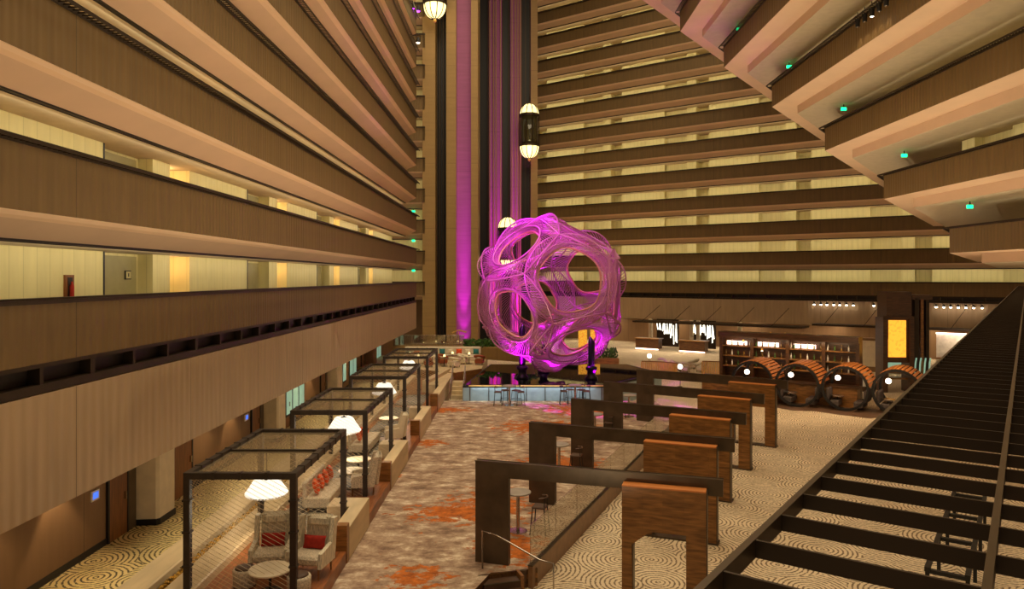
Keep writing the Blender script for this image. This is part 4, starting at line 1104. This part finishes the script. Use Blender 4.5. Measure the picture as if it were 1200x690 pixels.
# ------------------------------------------------------------------ bar behind the booths
p0 = W(13.6, 47.0)
t = thing('bar_back_shelving', 'tall dark wood bar with lit bottle shelves behind the booths', 'bar', (p0[0], p0[1], G), bang)
Lb = 8.4
MB().box(0, Lb, .6, .9, 0, 3.75).build('back_panel', ['dark_walnut'], t)
for x in (0, 2.0, 4.2, 6.3, Lb - .2): MB().box(x, x + .2, 0, .6, 0, 3.75).build('upright', ['dark_walnut'], t)
for z in (1.55, 2.2, 2.85): MB().box(.2, Lb - .2, .05, .6, z, z + .06).build('shelf', ['walnut'], t)
MB().box(0, Lb, -.25, .75, 3.45, 3.8).build('header', ['dark_walnut'], t)
for x0 in (.4, 2.4, 4.6): MB().box(x0, x0 + 1.3, .3, .34, 2.95, 3.2).build('lit_strip', ['under_glow'], t)
MB().box(-.3, Lb + .3, -2.3, -1.5, 0, 1.1).build('counter', ['walnut'], t)
MB().box(-.4, Lb + .4, -2.45, -1.4, 1.1, 1.16).build('counter_top', ['dark_walnut'], t)
lamp('bar_shelf_light', 'AREA', tuple(Vector((p0[0], p0[1], 0)) + Vector((bd.x * 4 - bd.y * -.6, bd.y * 4 - .6, 2.9))), 50, WARM, tuple(Vector((p0[0], p0[1], 0)) + Vector((bd.x * 4, bd.y * 4, 1.4))), shape='RECTANGLE', size=7, size_y=.3)
bp = [MB().lathe([(.045, 0), (.05, .02), (.05, .2), (.018, .28), (.018, .36)], 8).build('bottle', [c], None, True) for c in ('bottle_glass', 'white_paint', 'leaf')]
rot = Matrix.Rotation(bang, 4, 'Z'); nb_ = 0
ordw = 'first second third fourth fifth sixth seventh eighth ninth tenth eleventh twelfth thirteenth fourteenth fifteenth sixteenth seventeenth eighteenth nineteenth twentieth'.split()
for zi, z in enumerate((1.61, 2.26, 2.91)):
    for q in range(20):
        x = .35 + q * .39
        if any(abs(x - ux - .1) < .17 for ux in (2.0, 4.2, 6.3)): x += .2
        src = bp[(q * 7 + zi * 3) % 3]
        o = src if (q * 7 + zi * 3) // 3 < 1 and 'label' not in src else src.copy()
        if o is not src: COL.objects.link(o)
        v = rot @ Vector((x, .3, 0)); o.location = (p0[0] + v.x, p0[1] + v.y, G + z); o['label'] = '%s bottle on the %s lit bar shelf, from the reception end' % (ordw[q], ('lowest', 'middle', 'top')[zi]); o['category'] = 'bottle'; o['group'] = 'bottles on the bar shelves'
for b_ in bp:
    if 'label' not in b_: bpy.data.objects.remove(b_)
for i, (u, v) in enumerate(((871, 400), (893, 410), (903, 391), (920, 392), (940, 393), (957, 394), (919, 408))):
    q = PD(u, v, 45.5); t = thing('pendant_spot', 'small brass spotlight over the bar, %s from the reception end' % ordw[i], 'spotlight', q, .4 * i, 'brass spots over the bar')
    MB().lathe([(.03, .12), (.06, .1), (.07, -.05)], 10).build('housing', ['gold'], t); MB().lathe([(.05, -.07), (.06, -.05)], 10).build('lens', ['star_glow'], t)
    MB().tube([(0, 0, .1), (0, 0, EYE - 4.37 + .3 - q[2])], .012, 4).build('stem', ['black_matte'], t)
# side kitchen / cafe counters
t = thing('cafe_counter', 'white and dark striped sloping counter between bar and lit pillar', 'counter', W(21.4, 46.4, G), bang + .5)
MB().box(-2.2, 1.4, -.4, .4, 0, 1.0).build('counter_body', ['dark_walnut'], t)
for q in range(9): MB().box(-2.1 + q * .4, -1.9 + q * .4, -.44, -.4, .35, .95).build('front_tile', ['light_stick' if q % 2 else 'white_paint'], t)
MB().box(-2.3, 1.5, -.5, .5, 1.0, 1.06).build('counter_top', ['walnut'], t)
for i, (u0, u1, m) in enumerate(((988, 997, 'under_glow'), (1003, 1015, 'lantern_glow'))):
    pass
t = thing('display_cabinet', 'dark framed display cabinet with softly lit cream panels right of the bar', 'cabinet', W(26.0, 57.0, G), bang)
MB().box(0, 5.0, 0, .6, 0, 2.6).build('body', ['ground_wall'], t); MB().box(.2, 1.0, -.04, 0, 1.2, 2.3).build('lit_panel', ['under_glow'], t); MB().box(1.5, 2.9, -.04, 0, .4, 2.4).build('cream_panel', ['cream'], t); MB().box(3.2, 4.7, -.04, 0, .4, 2.4).build('glass_panel', ['cool_pane'], t)
# alcove with lit white shelf far right
t = thing('lit_alcove_shelf', 'brightly lit white shelf alcove far beyond the lit pillar', 'shelf', W(34.0, 57.5, G), bang)
MB().box(0, 5, .3, .5, .4, 2.9).build('back_panel', ['white_paint'], t); MB().box(0, 5, 0, .3, .8, .9).build('shelf', ['walnut'], t); MB().box(0, 5, 0, .3, 2.8, 2.9).build('light_bar', ['under_glow'], t)
lamp('alcove_light', 'AREA', W(36, 55.5, 2.3), 60, WARM2, W(36, 57.5, 1), shape='RECTANGLE', size=4, size_y=.3)

# pillar with glowing panel
pc = W(24.6, 45.6)
t = thing('display_pillar', 'tall dark wooden pillar with glowing orange panel', 'pillar', (pc[0], pc[1], G), -.12)
MB().box(-.72, .78, 0, 1.6, 3.4, 6.4).build('upper_box', ['dark_walnut'], t)
MB().box(-.98, .88, -.15, 1.6, 0, 3.4).build('lower_box', ['dark_walnut'], t) if 0 else None
MB().box(-.98, -.70, -.15, 1.2, 0, 4.75).build('side_post', ['dark_walnut'], t); MB().box(.62, .88, -.15, 1.2, 0, 4.75).build('side_post', ['dark_walnut'], t)
MB().box(-.70, .62, .05, 1.2, 1.9, 4.75).build('panel_box', ['dark_walnut'], t); MB().box(-.98, .88, -.15, .3, 4.7, 4.85).build('cap', ['dark_walnut'], t)
MB().box(-.62, .42, -.06, .04, 2.25, 4.6).build('glowing_panel', ['orange_screen'], t)
MB().box(-.70, .62, .2, .9, .8, .9).build('shelf', ['walnut'], t); MB().box(-.70, .62, .2, .9, 1.4, 1.46).build('shelf', ['walnut'], t)
MB().box(1.05, 1.3, .2, 1.6, 0, 6.0).build('fin', ['bronze'], t); MB().box(1.45, 1.62, .3, 2.2, 0, 6.1).build('fin', ['walnut'], t); MB().box(1.8, 2.0, .4, 2.8, 0, 6.15).build('fin', ['bronze'], t); MB().box(.9, 2.1, .2, 2.8, 5.9, 6.2).build('fin_cap', ['dark_walnut'], t)
for q in range(4): MB().tube([(1.0 + q * .28, .1, 1.0), (1.0 + q * .28, -.02, 1.9), (1.1 + q * .28, .1, 2.2)], .05, 6).build('light_tube', ['cool_pane'], t)

# ------------------------------------------------------------------ exit signs, spots on the balconies
def exit_sign(loc, s_, label):
    t = thing('exit_sign', label, 'sign', loc, 0, 'green exit signs')
    MB().box(-s_, s_, 0, .06, -s_ * .6, s_ * .6).build('face', ['exit_green'], t); MB().box(-.02, .02, .01, .05, s_ * .6, s_ * .6 + .25).build('bracket', ['bronze'], t)
for k, (u, v) in ((1, (1137, 242)), (2, (1060, 182)), (3, (989, 127.5)), (4, (925, 78)), (5, (866, 34))):
    z = lev(k) + 2.0; q = P(u, v, z)
    exit_sign(q, .14, 'small green exit sign under the right wing soffit, %s from the bottom' % ordw[k - 1])
for j, (u, v) in enumerate(((484.5, 317), (484.5, 282), (484.5, 247.5))):
    q = PD(u, v, 66.9); exit_sign(q, .15, 'small green exit sign at the end of the left balconies, %s from the bottom' % ordw[j])
for i in range(5):
    xx = TX[4].x - .28; kk = (1005 + i * 8.4 - 600) / F_PX
    # where the sight line at that bearing meets the wing's rail
    q = Vector((xx, xx / ((kk * FX * 0 + (FX + RX * kk)) / (FY + RY * kk)), lev(4) + .82))
    t = thing('stage_spotlight', 'black spotlight clipped to the right wing rail, %s from the hall end' % ordw[i], 'spotlight', q, 0, 'black spotlights on the upper rail')
    MB().lathe([(.07, -.2), (.09, -.18), (.09, .1), (.05, .16)], 12).build('barrel', ['black_matte'], t); MB().lathe([(.02, -.23), (.065, -.2)], 12).build('lens', ['star_glow' if i == 2 else 'chrome'], t)
    MB().tube([(-.1, 0, .0), (-.1, 0, .25), (.1, 0, .25), (.1, 0, 0)], .015, 4).tube([(0, 0, .25), (0, 0, .42)], .02, 4).build('yoke', ['black_matte'], t)
    lamp('rail_spot_light', 'SPOT', (q.x - .3, q.y + .1, q.z - .3), 30, WARM2, (q.x + 1.0, q.y + .8, q.z - 1.6), spot_size=radians(40), spot_blend=.5)
for i, (u, v, m, w_) in enumerate(((484, 8, 'purple_glow', 'purple glowing spotlight high on the left balcony end'), (490, 11, 'purple_glow', 'purple glowing spotlight beside it, nearer the lift shaft'), (490, 48, 'star_glow', 'white glowing spotlight below the two purple ones'))):
    t = thing('stage_spotlight', w_, 'spotlight', PD(u, v, 61), 0, 'spotlights at the left balcony end')
    MB().lathe([(.16, -.14), (.18, 0), (.1, .3)], 12).build('barrel', ['black_matte'], t); MB().lathe([(.02, -.26), (.15, -.15)], 12).build('lens', [m], t)
    MB().tube([(-.2, 0, 0), (-.2, 0, .45), (.2, 0, .45), (.2, 0, 0)], .03, 4).tube([(0, 0, .45), (-.8, .5, .7)], .03, 4).build('yoke', ['black_matte'], t)

# ------------------------------------------------------------------ slatted shelf on the near balcony parapet
zr = EYE - .43
A = Vector(W(.259, .99)); e = Vector(W(.5836, .812)).normalized(); nr = Vector((e.y, -e.x))
A = A + e * ((840 * .43 * .002919 - .99) / .812)      # first visible slat
ga = math.atan2(e.y, e.x)
t = thing('slatted_rail_shelf', 'long dark bronze slatted shelf along the near balcony edge', 'railing', (A.x, A.y, zr), ga)
Lr = 42.6; sp_ = .1536; Wd = .322
for j in range(3):
    y = -j * Wd
    MB().box(-2.0, Lr, y - .006, y + .006, -.03, .0015).build('rail', ['bronze_rail'], t)
    # flat top strip catches the light
for k in range(-12, 88):
    MB().box(k * sp_ - .003, k * sp_ + .003, -2 * Wd, 0, -.0285, 0).build('slat', ['bronze'], t)
m = MB()
for k in range(88, int(Lr / sp_)): m.box(k * sp_ - .003, k * sp_ + .003, -2 * Wd, 0, -.0285, 0)
o = m.build('slat', ['bronze'], t); o['kind'] = 'stuff'
q0 = A + nr * (2 * Wd + .02) - e * 2; q1 = A + nr * (2 * Wd + .02) + e * Lr
pm = MB(); sweep(pm, [tuple(q0), tuple(q1)], [(0, zr), (0, zr - 3.9), (.2, zr - 3.9), (.2, zr)], -1); struct(pm.build('wall_right', ['parapet']))

# open steel frame low on the floor, seen through the slats
q = P(1095, 640, G + 1.0); q2 = P(1124, 560, G + 1.0)
t = thing('luggage_frame', 'dark open steel frame on the ringed floor seen through the slats', 'frame', (q[0], q[1], G), math.atan2(q2[1] - q[1], q2[0] - q[0]))
for yy in (0, -.75):
    MB().box(-1.5, 5.5, yy - .05, yy + .05, .9, 1.0).build('side_rail', ['black_matte'], t)
for xx in (-1.4, 1.0, 3.2, 5.4):
    MB().box(xx - .06, xx + .06, -.75, 0, .86, .94).build('cross_bar', ['black_matte'], t)
    for yy in (0, -.75): MB().box(xx - .04, xx + .04, yy - .04, yy + .04, 0, .9).build('leg', ['black_matte'], t)
